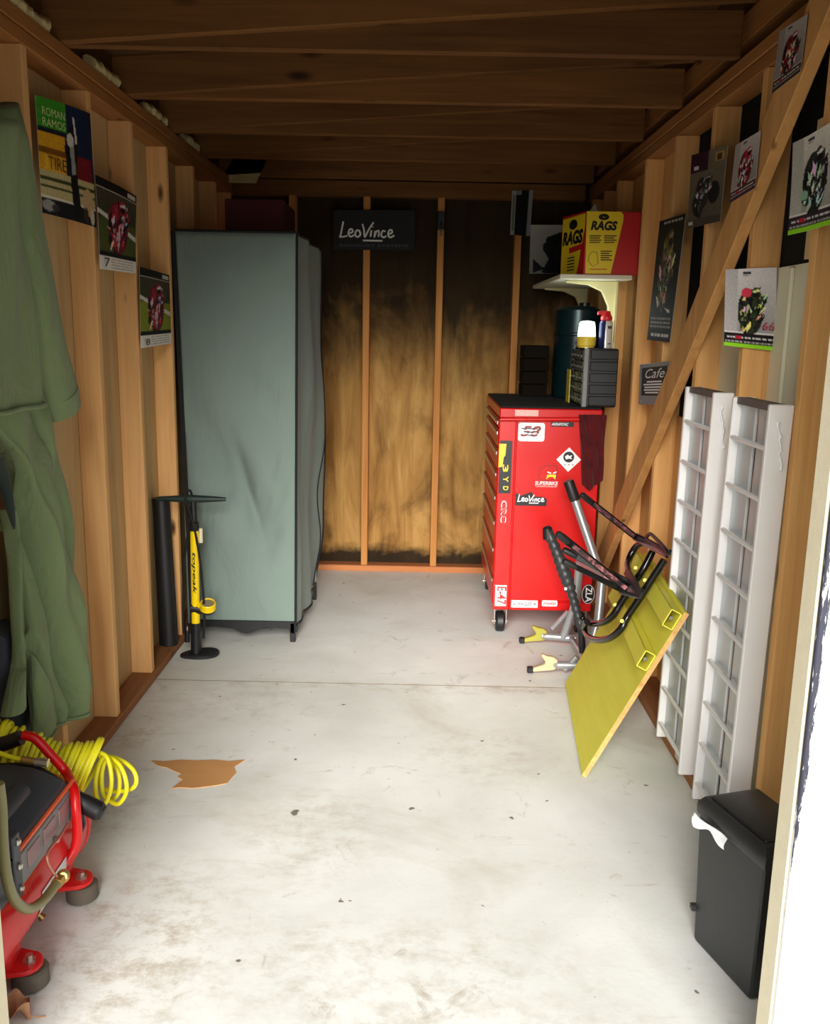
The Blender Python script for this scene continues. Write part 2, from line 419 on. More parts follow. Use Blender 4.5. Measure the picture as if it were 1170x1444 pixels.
def poster(name, label, q, art, n, curl=None, group=None, mats=PRINT):
    "q: TL,TR,BL,BR world points; art printed over a thin curved sheet with a white back"
    TL, TR, BL, BR = [Vector(k) for k in q]; n = Vector(n).normalized(); H, W = art.H, art.W
    cf = curl or (lambda u, v: 0.)
    vs = []; N = W*H
    for j in range(H):
        v = j/(H-1)
        for i in range(W):
            u = i/(W-1); vs.append((TL*(1-u)+TR*u)*(1-v)+(BL*(1-u)+BR*u)*v+n*cf(u, v))
    fs = [(j*W+i, (j+1)*W+i, (j+1)*W+i+1, j*W+i+1) for j in range(H-1) for i in range(W-1)]
    back = [p-n*.0012 for p in vs]
    rim = list(range(W))+[j*W+W-1 for j in range(1, H)]+[(H-1)*W+i for i in range(W-2, -1, -1)]+[j*W for j in range(H-2, 0, -1)]
    fs2 = [tuple(N+k for k in reversed(f)) for f in fs]+[(rim[k], rim[(k+1) % len(rim)], N+rim[(k+1) % len(rim)], N+rim[k]) for k in range(len(rim))]
    base = (TL+TR+BL+BR)/4; base.z = min(BL.z, BR.z)
    me = bpy.data.meshes.new(name); me.from_pydata([tuple(p-base) for p in vs+back], [], fs+fs2)
    a = np.clip(art.a, 0, 255)/255; a = np.where(a <= .04045, a/12.92, ((a+.055)/1.055)**2.4).reshape(-1, 3)
    col = np.ones((2*N, 4), np.float32); col[:N, :3] = a; col[N:, :3] = .8
    at_ = me.color_attributes.new('print', 'FLOAT_COLOR', 'POINT'); at_.data.foreach_set('color', col.ravel())
    me.polygons.foreach_set('use_smooth', [True]*len(me.polygons)); me.set_sharp_from_angle(angle=.6)
    me.materials.append(mats); o = bpy.data.objects.new(name, me); COL.objects.link(o); o.location = base
    return tag(o, label, 'poster', group)
#==STRUCTURE==
# ------------------------------------------------------------------ the shed
O0 = (0, 0, 0)
def struct(name, mb, mat, label, cat, **k):
    o = mb.build(name, mat, None, base=O0, **k); return tag(o, label, cat, kind='structure')
YF, YB, XI, XS = 1.60, 5.74, 1.06, 1.15
XIR, XSR = 1.09, 1.18                       # right wall: stud face, sheathing
         # door wall inside, back sheathing, stud face, side sheathing

struct('ground', MB().box(-14, 14, -16, 12, -.5, -.12), pm('outdoor_paving', (176, 172, 164), .85, 0, .15, 2), 'pale grey paving outside the shed door', 'ground')
fl = struct('floor', MB().box(-1.2, 1.2, 1.40, 5.8, -.12, -.03), CONC, 'pale worn concrete floor with rusty brown stains', 'floor')
MB().box(-1.2, 1.2, 1.40, 3.750, -.03, 0).build('slab', CONC, fl)
MB().box(-1.2, 1.2, 3.758, 5.8, -.03, 0).build('slab', CONC, fl)
MB().box(-1.2, 1.2, 3.750, 3.758, -.03, -.0002).build('joint_filler', pm('dusty_joint', (158, 142, 116), .9, 0, .35, 14), fl)

# left wall
wl = struct('wall_left', MB().box(-XS-.02, -XS, YF, YB, 0, 2.40), W_SHEATH, 'left wall with open pine studs over pale sheathing', 'wall')
def studs(wall, x0, x1, ys, mat, z0=.038, z1=2.31):
    for y in ys: MB().box(x0, x1, y, y+.038, z0, z1).build('stud', mat, wall, bevel=.003)
studs(wl, -XS, -XI, [1.66, 2.24, 2.76, 3.27, 3.73, 4.23, 4.72, 5.2, 5.6], W_L)
MB().box(-XS, -1.05, YF, 5.644, 0, .038).build('sole_plate', W_SOLE, wl, bevel=.003)
MB().box(-XS, -XI, YF, YB, 2.31, 2.353).build('top_plate', W_Y, wl, bevel=.003)
MB().box(-XS, -XI+.004, YF, YB, 2.355, 2.398).build('top_plate', W_Y, wl, bevel=.003)
# right wall
wr = struct('wall_right', MB().box(XSR, XSR+.02, YF, YB, 0, 2.72), FELT, 'right wall with pine studs, diagonal brace and black felt backing', 'wall')
RY_ = [at(u, v, 'x', XIR).y-.038 for u, v in ((1120, 560), (1037, 545), (975, 540), (948, 250), (893, 480))]
studs(wr, XIR, XSR, [1.66, 1.93]+RY_+[4.92, 5.26, 5.6], W_R)
MB().box(XSR-.006, XSR, YF, RY_[2], .038, 1.74).build('siding_panel', SIDING, wr)
for y in [y for y in np.arange(1.7, 3.2, .17) if min(abs(y-q) for q in [1.66, 1.93]+RY_) > .06]:
    MB().box(XSR-.018, XSR-.006, y, y+.022, .038, 1.735).build('siding_rib', SIDING, wr, bevel=.004)
MB().box(1.05, XSR, YF, 5.644, 0, .038).build('sole_plate', W_SOLE, wr, bevel=.003)
MB().box(XIR, XSR, YF, YB, 2.31, 2.353).build('top_plate', W_Y, wr, bevel=.003)
MB().box(XIR-.004, XSR, YF, YB, 2.355, 2.398).build('top_plate', W_Y, wr, bevel=.003)
MB().box(XIR+.02, XSR, YF, YB, 2.46, 2.55).build('roof_beam', W_Y, wr, bevel=.003)
# board infill that closes some of the bays, bare wood lower down
MB().box(XSR-.012, XSR-.001, RY_[3]+.04, RY_[4], .038, 2.31).build('infill_board', W_R, wr)
MB().box(XSR-.012, XSR-.001, RY_[4]+.04, 4.92, .038, 2.31).build('infill_board', W_R, wr)
MB().box(XSR-.012, XSR-.001, RY_[0]+.04, RY_[0]+.26, 1.75, 2.12).build('infill_board', W_SHEATH, wr)
MB().box(XSR-.012, XSR-.001, RY_[2]+.04, RY_[3], .038, 1.2).build('infill_board', W_R, wr)
a, b = at(843, 776, 'x', 1.0525), at(1098, 110, 'x', 1.0525)
sl = (b-a).normalized(); pn = V(0, sl.z, -sl.y) if sl.z > 0 else V(0, -sl.z, sl.y)
wd = .132; pn = V(0, -abs(sl.z), -abs(sl.y)).normalized()   # towards the camera and down
p0 = a-sl*.45; p1 = b+sl*.36
MB().slab(p0, p0+pn*wd, p1+pn*wd, p1, (.037, 0, 0)).build('brace', W_BR, wr, bevel=.003)
# back wall
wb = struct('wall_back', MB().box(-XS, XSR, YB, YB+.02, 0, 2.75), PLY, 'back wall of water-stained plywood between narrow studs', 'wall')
for x in (-1.14, -.72, -.274, .172, .638, 1.10): MB().box(x, x+.041, 5.652, YB, .038, 2.31).build('stud', W_B, wb, bevel=.003)
MB().box(-1.05, 1.05, 5.644, YB, 0, .038).build('sole_plate', W_SOLEX, wb, bevel=.003)
MB().box(-1.05, 1.05, 5.648, YB, 2.31, 2.398).build('top_plate', W_X, wb, bevel=.003)
# door wall
WSID = pm('white_weatherboard', (240, 240, 240), .55)
wf = struct('wall_front', MB().box(-1.3, -.80, 1.53, YF, -.03, 2.085), WSID, 'white painted door wall around the wide doorway', 'wall')
MB().box(.875, 1.3, 1.53, YF, -.03, 2.085).build('wall_panel', WSID, wf)
MB().box(-1.3, 1.3, 1.53, YF, 2.085, 2.80).build('header_panel', WSID, wf)
MB().box(-.78, -.722, 1.535, YF, -.03, 2.085).build('jamb', CREAM, wf, bevel=.004)
MB().box(.797, .855, 1.535, YF, -.03, 2.085).build('jamb', CREAM, wf, bevel=.004)
def scuff():
    t = NT('scuffed_black_paint'); v = t.coord((110, 110, 12)); n = t.noise(v, 1., 7, .7, .4)
    sx = t.n('ShaderNodeSeparateXYZ'); t.put(sx.inputs[0], t.coord())
    d_ = t.math('MULTIPLY', t.math('SUBTRACT', sx.outputs[0], .80), 13.)
    zz = t.math('MULTIPLY', t.math('MAXIMUM', t.math('SUBTRACT', .78, sx.outputs[2]), 0.), .9)
    hi = t.math('MULTIPLY', t.math('MAXIMUM', t.math('SUBTRACT', sx.outputs[2], 1.0), 0.), .14)
    f = t.math('SUBTRACT', t.math('SUBTRACT', t.math('SUBTRACT', n, d_), zz), hi)
    return t.fin(t.mix(t.ramp(f, (.34, 0.), (.38, 1.)), lin((238, 238, 238)), lin((44, 44, 58))), .6)
MB().box(.800, 1.3, 1.522, 1.534, -.03, 2.085).build('casing', scuff(), wf, bevel=.002)
MB().box(-1.3, -.726, 1.522, 1.534, -.03, 2.085).build('casing', CREAM, wf, bevel=.002)
# roof
ROOF_S = .073
rz = lambda x: 2.40+ROOF_S*(x+1.05)
RH = .14
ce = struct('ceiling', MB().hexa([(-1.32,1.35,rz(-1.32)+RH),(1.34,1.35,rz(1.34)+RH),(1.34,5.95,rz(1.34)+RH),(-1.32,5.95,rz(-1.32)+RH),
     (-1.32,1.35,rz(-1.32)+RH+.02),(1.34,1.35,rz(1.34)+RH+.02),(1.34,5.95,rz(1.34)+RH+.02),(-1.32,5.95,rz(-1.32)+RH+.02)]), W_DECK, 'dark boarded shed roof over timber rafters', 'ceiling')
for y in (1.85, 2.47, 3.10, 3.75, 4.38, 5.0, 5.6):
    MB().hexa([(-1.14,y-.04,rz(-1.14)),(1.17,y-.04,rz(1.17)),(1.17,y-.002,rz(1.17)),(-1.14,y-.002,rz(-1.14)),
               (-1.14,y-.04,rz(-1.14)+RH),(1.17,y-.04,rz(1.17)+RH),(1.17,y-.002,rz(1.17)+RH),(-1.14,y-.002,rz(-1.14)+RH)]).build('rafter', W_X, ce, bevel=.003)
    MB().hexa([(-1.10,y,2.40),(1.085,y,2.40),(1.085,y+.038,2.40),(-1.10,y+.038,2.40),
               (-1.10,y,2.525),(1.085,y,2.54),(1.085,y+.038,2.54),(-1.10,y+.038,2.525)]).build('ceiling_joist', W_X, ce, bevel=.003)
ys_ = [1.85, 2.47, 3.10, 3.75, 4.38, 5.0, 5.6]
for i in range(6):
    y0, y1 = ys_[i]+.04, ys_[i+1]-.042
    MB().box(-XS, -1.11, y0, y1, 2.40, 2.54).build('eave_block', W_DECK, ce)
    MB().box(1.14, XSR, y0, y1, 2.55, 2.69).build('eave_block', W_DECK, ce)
    if i in (1, 2, 3, 4):     # pale expanding foam squeezed along the left eave
        L = y1-y0; n = 22; rnd_ = random.Random(i)
        pts = [(-1.085+rnd_.uniform(-.008,.008), y0+L*(.40+.5*k/n), 2.422+rnd_.uniform(-.006,.006)) for k in range(n+1)]
        MB().tube(pts, [.018+rnd_.uniform(0,.010) for _ in pts], 8).build('foam_bead', FOAM, ce, smooth=1.5)
tag(MB().prism([(-.24,0),(.08,.0),(.16,.15),(.02,.24),(-.1,.05)], (-.98, 5.56, 2.36), (1,0,0), (0,0,1), (0, .012, 0)).build('foam_offcut', FOAM), 'pale yellow foam offcut wedged in the dark back left eave corner', 'foam')
#==OBJECTS==
# ------------------------------------------------------------------ fabric wardrobe
YW = 4.28
t = thing('fabric_wardrobe', 'tall grey-green fabric wardrobe with black piping standing against the left studs', 'wardrobe', (-.76, 4.65, 0))
xl0, xl1, xr0, xr1 = -1.010, -1.045, -.508, -.488       # leans a touch: bottom, top
zt, zb, YR = 1.955, .078, 5.03
def ward_front(u, v):
    z = zb+(zt-zb)*v; x = (xl0+(xl1-xl0)*v)*(1-u)+(xr0+(xr1-xr0)*v)*u
    e = min(u, 1-u, v*3, (1-v)*3); m_ = min(1, e*5)
    fold = .026*math.sin(9*(u*.9+v*1.9)+1.1)*math.exp(-((v-.42)/.22)**2)+.022*math.sin(7*(v*2.4-u*1.2)+.4)*math.exp(-((v-.3)/.16)**2)
    crease = -.035*math.exp(-(((u-.62)+(v-.30)*.9)/.05)**2)*math.exp(-((v-.36)/.12)**2)+.03*math.exp(-(((u-.78)-(v-.30)*1.6)/.07)**2)*math.exp(-((v-.36)/.1)**2)
    return V(x, YW-m_*(.012+fold+crease), z)
MB().grid(36, 70, ward_front, (0, .004, 0)).build('front_panel', F_WARD, t, smooth=1.5)
def ward_side(u, v):
    z = zb+(zt-zb)*v-.02*u; x = xr0+(xr1-xr0)*v+.028*u; m_ = min(1, min(u, 1-u)*6)
    bul = .028*math.exp(-((v-.62)/.2)**2)*u+.022*math.sin(5*u+8*v)*u*min(1, (1-v)*3)+.02*math.exp(-((v-.16)/.09)**2)*u
    return V(x+bul+.01*m_*math.sin(14*u+3*v), YW+(YR-YW)*u, z)
MB().grid(24, 60, ward_side, (-.004, 0, 0)).build('side_panel', F_WARD, t, smooth=1.5)
MB().box(xl0-.035, xl0-.029, YW+.02, YR, zb, zt).build('side_panel', F_WARD, t)
MB().box(xl0, xr1, YR-.01, YR, zb, zt-.02).build('back_panel', F_WARD, t)
MB().box(xl1, xr1, YW+.002, YR, zt-.002, zt+.004).build('roof_panel', F_WARD, t, bevel=.002)
def piping(f, n=40, r=.006): return MB().tube([f(k/n) for k in range(n+1)], r, 8).build('piping', BLACKM, t, smooth=1.5)
piping(lambda s: ward_front(1, s)+V(.002, -.002, 0))
piping(lambda s: ward_side(1, s)+V(.002, 0, 0), 60)
piping(lambda s: ward_side(s, 0))
piping(lambda s: ward_front(s, 1)+V(0, 0, .004), 12)
piping(lambda s: ward_side(s, 1)+V(0, 0, .004), 16)
piping(lambda s: ward_side(.88+.06*math.sin(s*9), .02+.60*s)+V(.004, 0, 0), 40, .003)
MB().slab((xl0-.016,YW-.006,zb),(xl0+.004,YW-.006,zb),(xl1+.004,YW-.006,zt),(xl1-.016,YW-.006,zt),(0,.02,0)).build('zip_flap', BLACKM, t)
# black base frame with a scalloped front rail and stub feet
pl = [(0,.05),(.5,.05),(.5,-.012),(.482,-.012),(.475,.012),(.40,.016),(.33,.008),(.29,-.010),(.26,-.018),(.23,-.010),(.19,.008),(.10,.016),(.03,.012),(.02,-.012),(0,-.012)]
MB().prism([(a*1.0, b+.045) for a, b in pl], (xl0, YW-.012, .012), (1,0,0), (0,0,1), (0,.022,0)).build('base_rail', BLACKP, t, bevel=.002)
for x, y in ((xr0-.012, YW), (xl0+.012, YW), (xr0+.01, YR-.03), (xl0+.012, YR-.03)):
    MB().box(x-.013, x+.013, y-.012, y+.018, 0, .10).build('foot', BLACKP, t, bevel=.003)
MB().box(xr0-.012, xr0+.012, YW, YR, .05, .085).build('base_rail', BLACKP, t, bevel=.003)
tag(MB().box(-.86, -.58, 4.5, 4.9, zt+.006, 2.13).build('storage_box', pm('dark_red_card', (70, 14, 16), .8), bevel=.004), 'dark red box in the shadow on top of the fabric wardrobe', 'box')

# ------------------------------------------------------------------ black rubber tube
ax0, ax1 = V(-1.062, 4.07, .04), V(-1.128, 4.06, .772)
ax0 = at(238, 907, 'y', 4.10); ax0.z = .04; ax1 = at(227, 703, 'y', 4.13)
d = (ax1-ax0); rings = []
for k in range(25):
    s = k/24; c = ax0+d*s; ra = .045-.006*s; rings.append([c+V(math.cos(a)*ra, math.sin(a)*.040, 0) for a in [2*math.pi*q/20 for q in range(20)]])
t = thing('rubber_tube', 'black rubber tube standing upright between stud and bicycle pump', 'tube', (ax0.x, ax0.y, .038))
MB().loft(rings).build('wall', RUBBER, t, smooth=1.)
MB().tube([(ax0.x+d.x*s_, ax0.y+d.y*s_, ax0.z+d.z*s_) for s_ in (.985, 1.004)], .041, 20).build('rim', RUBBER, t)

# ------------------------------------------------------------------ floor pump
YP = 4.05
t = thing('floor_pump', 'yellow and black bicycle floor pump standing before the fabric wardrobe', 'pump', (-.945, YP, 0))
g = lambda u, v, dy=0: at(u, v, 'y', YP+dy)
bc = g(277, 915); bc.z = 0
prof = []
for k in range(32):
    a = 2*math.pi*k/32; prof.append((math.cos(a)*(.098 if math.cos(a) > 0 else .085), math.sin(a)*(.055+.02*math.cos(a))))
ca, sa = math.cos(.35), math.sin(.35)
MB().prism([(p[0]*ca-p[1]*sa, p[0]*sa+p[1]*ca) for p in prof], (-.935, YP, .0), (1,0,0), (0,1,0), (0,0,.022)).build('base_plate', BLACKP, t, bevel=.006)
b0, b1, b2, b3 = V(-.945, YP, .02), g(276, 878), g(274, 748), g(272, 705)
b1.x = b1.x
MB().tube([b0, b0*.5+b1*.5, b1], [.026, .024, .023], 18).build('base_collar', BLACKP, t)
br = MB().tube([b1, b2], .0195, 20).build('barrel', YPUMP, t)
MB().tube([b2, b2+(b3-b2)*.25, b2+(b3-b2)*.3, b3], [.023, .023, .016, .015], 16).build('top_cap', BLACKP, t)
h0, h1 = g(222, 703), g(318, 704)
MB().tube([h0, h0*.75+h1*.25, h0*.5+h1*.5, h0*.25+h1*.75, h1], [.009, .015, .019, .015, .009], 14, sub=4).build('handle', pm('dark_green_plastic', (32, 48, 44), .45), t)
gc = g(293, 852, -.02)
gg = MB().lathe([(.030,-.034),(.037,-.026),(.037,.006),(.033,.010),(.030,.004),(.0,.004)], gc, (.1,-.35,.93), 24).build('gauge', YPUMP, t)
MB().lathe([(.029,.0),(.029,.0055),(0,.0055)], gc, (.1,-.35,.93), 24).build('dial', pm('gauge_face', (140, 130, 96), .25), gg)
MB().lathe([(.026,-.046),(.036,-.034),(.036,-.026)], gc, (.1,-.35,.93), 24).build('gauge_cup', BLACKP, gg)
MB().tube([g(276, 852), g(284, 855, -.012), gc-V(.0, 0, .012)], .014, 12).build('gauge_arm', YPUMP, t)
MB().tube([g(270, 857), g(287, 860)], .0235, 16).build('clamp', BLACKP, t)
MB().tube([g(287, 900, -.02), g(288, 862, -.026), g(283, 800, -.028), g(277, 760, -.026), g(270, 730, -.03), g(262, 706, -.03), g(261, 694, -.02), g(268, 692, -.01), g(270, 704, .02), g(265, 750, .03), g(259, 800, .03), g(258, 860, .03), g(259, 893, .028)], .0055, 8, sub=6).build('hose', BLACKM, t, smooth=1.5)
MB().tube([g(283, 745), g(283, 765)], [.008, .010], 10).build('hose_head', CREAM, t)
MB().tube([g(264, 880), g(264, 905)], .012, 12).build('valve_foot', BLACKP, t)
MB().tube([g(264, 884, -.014), g(264, 889, -.014)], .005, 8).build('nut', CHROME, t)
dn = (b2-b1).normalized(); xr = dn; yr = V(0, -1, 0).cross(dn)
textp('lettering', 'topeak', b1*.45+b2*.55+V(.0, -.0205, 0), -dn, V(1, 0, 0), .20, .022, BLACKM, br, shear=.3, off=.02)

# ------------------------------------------------------------------ rain jacket and trousers on the left wall
XG = -1.0
def garment_ring(z, y0, y1, x0=-1.07, x1=-.965, ph=0., amp=.012, n=56, k=4):
    r = []
    for q in range(n):
        a = 2*math.pi*q/n; c, s_ = math.cos(a), math.sin(a)
        yy = (y0+y1)/2+(y1-y0)/2*math.copysign(abs(c)**.8, c); xx = (x0+x1)/2+(x1-x0)/2*math.copysign(abs(s_)**.75, s_)
        if s_ > 0:
            w_ = amp*s_; xx += w_*math.sin(k*yy*14+ph+3.*z)+w_*.7*math.sin(yy*31-5*z+ph*2)
        r.append(V(xx, yy, z))
    return r
def spl(tab, z):
    tab = sorted(tab)
    if z <= tab[0][0]: return tab[0][1]
    for (z0, a), (z1, b) in zip(tab, tab[1:]):
        if z <= z1:
            s_ = (z-z0)/(z1-z0); s_ = s_*s_*(3-2*s_)*.4+s_*.6; return a+(b-a)*s_
    return tab[-1][1]
E_ = lambda px, py: (lambda p: (p.z, p.y))(at(px, py, 'x', -.985))
jt = thing('rain_jacket', 'olive green canvas jacket hanging on the left stud', 'jacket', (-1.03, 2.4, 1.3))
hem = at(0, 578, 'x', -.97).z
tab = [E_(53, 568), E_(44, 500), E_(37, 440), E_(29, 380), E_(17, 320), E_(4, 240), E_(-4, 180)]
hz = tab[0][0]-.004
bd = MB().loft([garment_ring(hz+(2.02-hz)*s/30, 1.98+.12*s/30+max(0, s-23)*.03, spl(tab, hz+(2.02-hz)*s/30), -1.055, -.935, .6, .014, k=.6) for s in range(31)]).build('body', F_COAT, jt, smooth=1.6)
MB().tube([p+V(.004, 0, .004) for p in garment_ring(hz, 1.98, tab[0][1], -1.055, -.935, .6, .014, k=.6)], .007, 6, closed=True).build('hem', F_COAT, bd, smooth=1.6)
# sleeve: an arm-shaped loft hanging on the far side
cl = [(6,150,12),(18,200,16),(33,290,18),(48,370,20),(62,450,21),(74,510,22),(88,555,22),(92,578,20)]
rg = []
ctr = [at(u-3, v, 'x', -1.0) for u, v, r in cl]; rad = [r*2.75/1273 for u, v, r in cl]
def ringat(c, t_, ra, rb):
    t_ = t_.normalized(); x_ = V(1, 0, 0); x_ = (x_-t_*x_.dot(t_)).normalized(); y_ = t_.cross(x_)
    return [c+x_*math.cos(2*math.pi*q/28)*ra*(1+.06*math.sin(3*2*math.pi*q/28))+y_*math.sin(2*math.pi*q/28)*rb for q in range(28)]
for i in range(len(ctr)):
    tt = ctr[min(i+1, len(ctr)-1)]-ctr[max(0, i-1)]; rg.append(ringat(ctr[i], tt, .042, rad[i]*2.1))
MB().loft(rg).build('sleeve', F_COAT, jt, smooth=1.6)
cf = [ringat(ctr[-2]*(1-s_)+ctr[-1]*s_, ctr[-1]-ctr[-2], .046, rad[-1]*2.25) for s_ in (.0, .35, 1.05)]
MB().loft(cf).build('cuff', F_COAT, jt, smooth=1.)
tab2 = [(spl([E_(0,0)], 0), 0)] and [E_(118, 990), E_(129, 960), E_(127, 930), E_(122, 850), E_(110, 780), E_(95, 700), E_(85, 640), E_(74, 585), E_(60, 540)]
E2 = lambda px, py: (lambda p: (p.z, p.y))(at(px, py, 'x', -1.03))
tabl = [E2(36, 1005), E2(30, 960), E2(26, 890), E2(23, 800), E2(20, 740), E2(4, 668), E2(-30, 600), E2(-60, 540)]
tz = thing('rain_trousers', 'olive green canvas trousers hanging below the green jacket', 'trousers', (-1.03, 2.6, .27))
zz0, zz1 = tab2[0][0], tab2[-1][0]
leg = []
for s in range(91):
    z = zz0+(zz1-zz0)*s/90
    y0, y1 = spl(tabl, z), spl(tab2, z); r = garment_ring(z, y0, y1, -1.04, -.975, 1.7, .016, 120, .45)
    for q in r:      # long diagonal drag folds
        f_ = (q.y-y0)/max(.01, y1-y0); g_ = f_*1.25+(z-.35)*.95
        if q.x > -1.02:
            q.x += .020*math.sin(g_*7.5)*math.exp(-((z-.75)/.4)**2)-.060*math.exp(-((g_-.62)/.030)**2)-.055*math.exp(-((f_-.70+.25*(z-.9))/.028)**2)*min(1, max(0, (z-.72)*8))-.050*math.exp(-((f_*1.1+(z-.35)*1.3-.38)/.032)**2)*min(1, max(0, (.85-z)*8))+.030*math.exp(-((g_-.80)/.10)**2)
    leg.append(r)
MB().loft(leg).build('leg', F_COAT, tz, smooth=1.6)
lg2 = []
t3 = [E_(30, 1012), E_(62, 985), E_(60, 900), E_(48, 800), E_(34, 720)]
for s in range(25):
    z = t3[0][0]+(t3[-1][0]-t3[0][0])*s/24
    lg2.append(garment_ring(z, spl(tabl, z)-.01, spl(t3, z), -1.055, -1.005, .3, .01, 40, .6))
MB().loft(lg2).build('leg', F_COAT, tz, smooth=1.6)
cz = leg[0]
MB().tube([p+V(.002, 0, .006) for p in cz], .006, 6, closed=True).build('hem', F_COAT, tz, smooth=1.6)
# dark lining seen in the crotch fold
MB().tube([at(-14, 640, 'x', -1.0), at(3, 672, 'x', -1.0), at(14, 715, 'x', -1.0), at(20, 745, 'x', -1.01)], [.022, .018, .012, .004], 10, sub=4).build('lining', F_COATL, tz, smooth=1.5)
# charcoal bundle in the stud bay and a plastic scrap
t = MB(); rr_ = []
for k in range(16):
    z = .038+(.66-.038)*k/15; rr_.append([V(-1.105+.040*math.copysign(abs(math.cos(a))**.6, math.cos(a))+.005*math.sin(9*z+4*a), 2.50+.08*math.copysign(abs(math.sin(a))**.6, math.sin(a)), z+.008*math.sin(5*a+k)) for a in [2*math.pi*q/28 for q in range(28)]])
tag(t.loft(rr_).build('cloth_bundle', F_GREY, smooth=1.4), 'charcoal cloth bundle standing in the stud bay behind the green trousers', 'cloth')
p = at(106, 1010, 'z', .06)
tag(MB().grid(10, 6, lambda u, v: V(p.x-.05+.10*u, p.y-.05+.13*v, .040+.05*v+.012*math.sin(7*u+4*v)), (0, 0, -.002)).build('plastic_scrap', pm('pale_blue_plastic', (196, 206, 208), .4), smooth=1.5), 'crumpled pale plastic scrap on the sole plate below the green trousers', 'scrap')
#==CHEST==
# ------------------------------------------------------------------ red tool chest
YC = 4.45
F8 = lambda x, y: at(640+x/3.8, 520+y/3.8, 'y', YC)
cx0, cx1, cz0, cz1, cyb = .482, .985, .135, 1.165, 5.36
t = thing('tool_chest', 'red rolling tool chest covered in stickers with black top', 'tool chest', (.73, 4.9, 0))
MB().box(cx0+.012, cx1, YC+.006, cyb, cz0, cz1-.004).build('body', RED, t, bevel=.004)
pxd = F8(318, 700).x
MB().box(cx0, pxd-.002, YC-.004, YC+.008, cz0, cz1-.05).build('corner_post', RED, t, bevel=.004)
sp = MB().box(pxd+.002, cx1, YC-.001, YC+.008, cz0+.05, cz1-.05).build('side_panel', RED, t, bevel=.004)
MB().box(pxd, cx1, YC-.004, YC+.008, cz0, cz0+.046).build('kick_rail', RED, t, bevel=.004)
MB().box(cx0, cx1, YC-.010, cyb, cz1-.046, cz1+.002).build('top_rim', RED, t, bevel=.005)
MB().box(cx0+.006, cx1-.006, YC+.004, cyb-.006, cz1+.002, cz1+.012).build('top_mat', BLACKM, t, bevel=.003)
hb = MB().tube([F8(245, 268)+V(0, -.028, 0), F8(664, 268)+V(0, -.028, 0)], .011, 12).build('push_handle', RED, t)
for xx in (255, 655): MB().tube([F8(xx, 268)+V(0, .002, 0), F8(xx, 268)+V(0, -.028, 0)], .009, 10).build('handle_stub', RED, hb)
zs = [cz0+.01, .30, .46, .60, .73, .85, .96, 1.06, cz1-.052]
for i in range(len(zs)-1):
    dr = MB().box(cx0, cx0+.014, YC+.045, cyb-.04, zs[i]+.006, zs[i+1]-.006).build('drawer', RED, t, bevel=.003)
    MB().box(cx0-.010, cx0+.001, YC+.05, cyb-.045, zs[i+1]-.034, zs[i+1]-.012).build('handle', CHROME, dr, bevel=.004)
for x, y in ((cx0+.045, YC+.06), (cx1-.045, YC+.06), (cx0+.045, cyb-.08), (cx1-.045, cyb-.08)):
    c = MB().lathe([(.02,-.022),(.048,-.022),(.054,-.014),(.054,.014),(.048,.022),(.02,.022)], (x, y, .0545), (1, 0, 0), 24).build('caster_wheel', RUBBER, t)
    MB().box(x-.034, x-.026, y-.028, y+.028, .045, cz0).box(x+.026, x+.034, y-.028, y+.028, .045, cz0).box(x-.036, x+.036, y-.034, y+.034, cz0-.008, cz0).build('fork', CHROME, c, bevel=.002)
    MB().tube([(x-.038, y, .0545), (x+.038, y, .0545)], .007, 10).build('axle', CHROME, c)
NX, NZ, NF = V(1, 0, 0), V(0, 0, 1), V(0, -.0012, 0)
def stk(x0, y0, x1, y1, mat, rad=0., name='sticker', off=-.0065, parent=None):
    a, b = F8(x0, y1), F8(x1, y0); w_, h_ = b.x-a.x, b.z-a.z
    if rad:
        po = []
        for cxx, cyy, a0 in ((w_-rad, h_-rad, 0), (rad, h_-rad, 90), (rad, rad, 180), (w_-rad, rad, 270)):
            po += [(cxx+rad*math.cos(math.radians(a0+k*15)), cyy+rad*math.sin(math.radians(a0+k*15))) for k in range(7)]
    else: po = [(0,0),(w_,0),(w_,h_),(0,h_)]
    return MB().prism(po, (a.x, YC+off, a.z), NX, NZ, NF).build(name, mat, parent or t, smooth=0)
def pt(x, y, off=-.0080): p = F8(x, y); return V(p.x, YC+off, p.z)
def span(x0, x1): return F8(x1, 600).x-F8(x0, 600).x
def letter(txt, x0, y0, x1, y1, mat, par, rot=0, off=-.0085, bold=.018, **k):
    o = pt((x0+x1)/2, (y0+y1)/2, off); w_, h_ = span(x0, x1), span(y0, y1)
    xd, yd = (NX, NZ) if rot == 0 else (-NZ, NX) if rot == -90 else (NZ, -NX)
    return textp('lettering', txt, o, xd, yd, w_ if rot == 0 else h_, h_ if rot == 0 else w_, mat, par, off=bold, **k)
STW = pm('sticker_white', (238, 236, 236), .4, 0, .02); STK = pm('sticker_black', (16, 16, 18), .4, 0, .02); STY = pm('sticker_yellow', (250, 216, 40), .4, 0, .02)
STR = pm('sticker_red', (206, 30, 30), .4, 0, .02); STP = pm('sticker_pink', (236, 180, 170), .5, 0, .03); STS = pm('sticker_grey_blue', (58, 66, 92), .4, 0, .02); STD = pm('sticker_dark_red', (150, 14, 16), .4, 0, .02)
stk(325, 221, 451, 251, STP, name='label_plate', off=-.0115)
s = stk(341, 290, 487, 387, STW, .012)
letter('58', 356, 306, 464, 362, STD, s, shear=.3, off=-.0082)
for k in range(5): stk(360+k*8, 318+k*9, 448-k*6, 322+k*9, STW if k % 2 else STS, parent=s, name='stripe', off=-.0092)
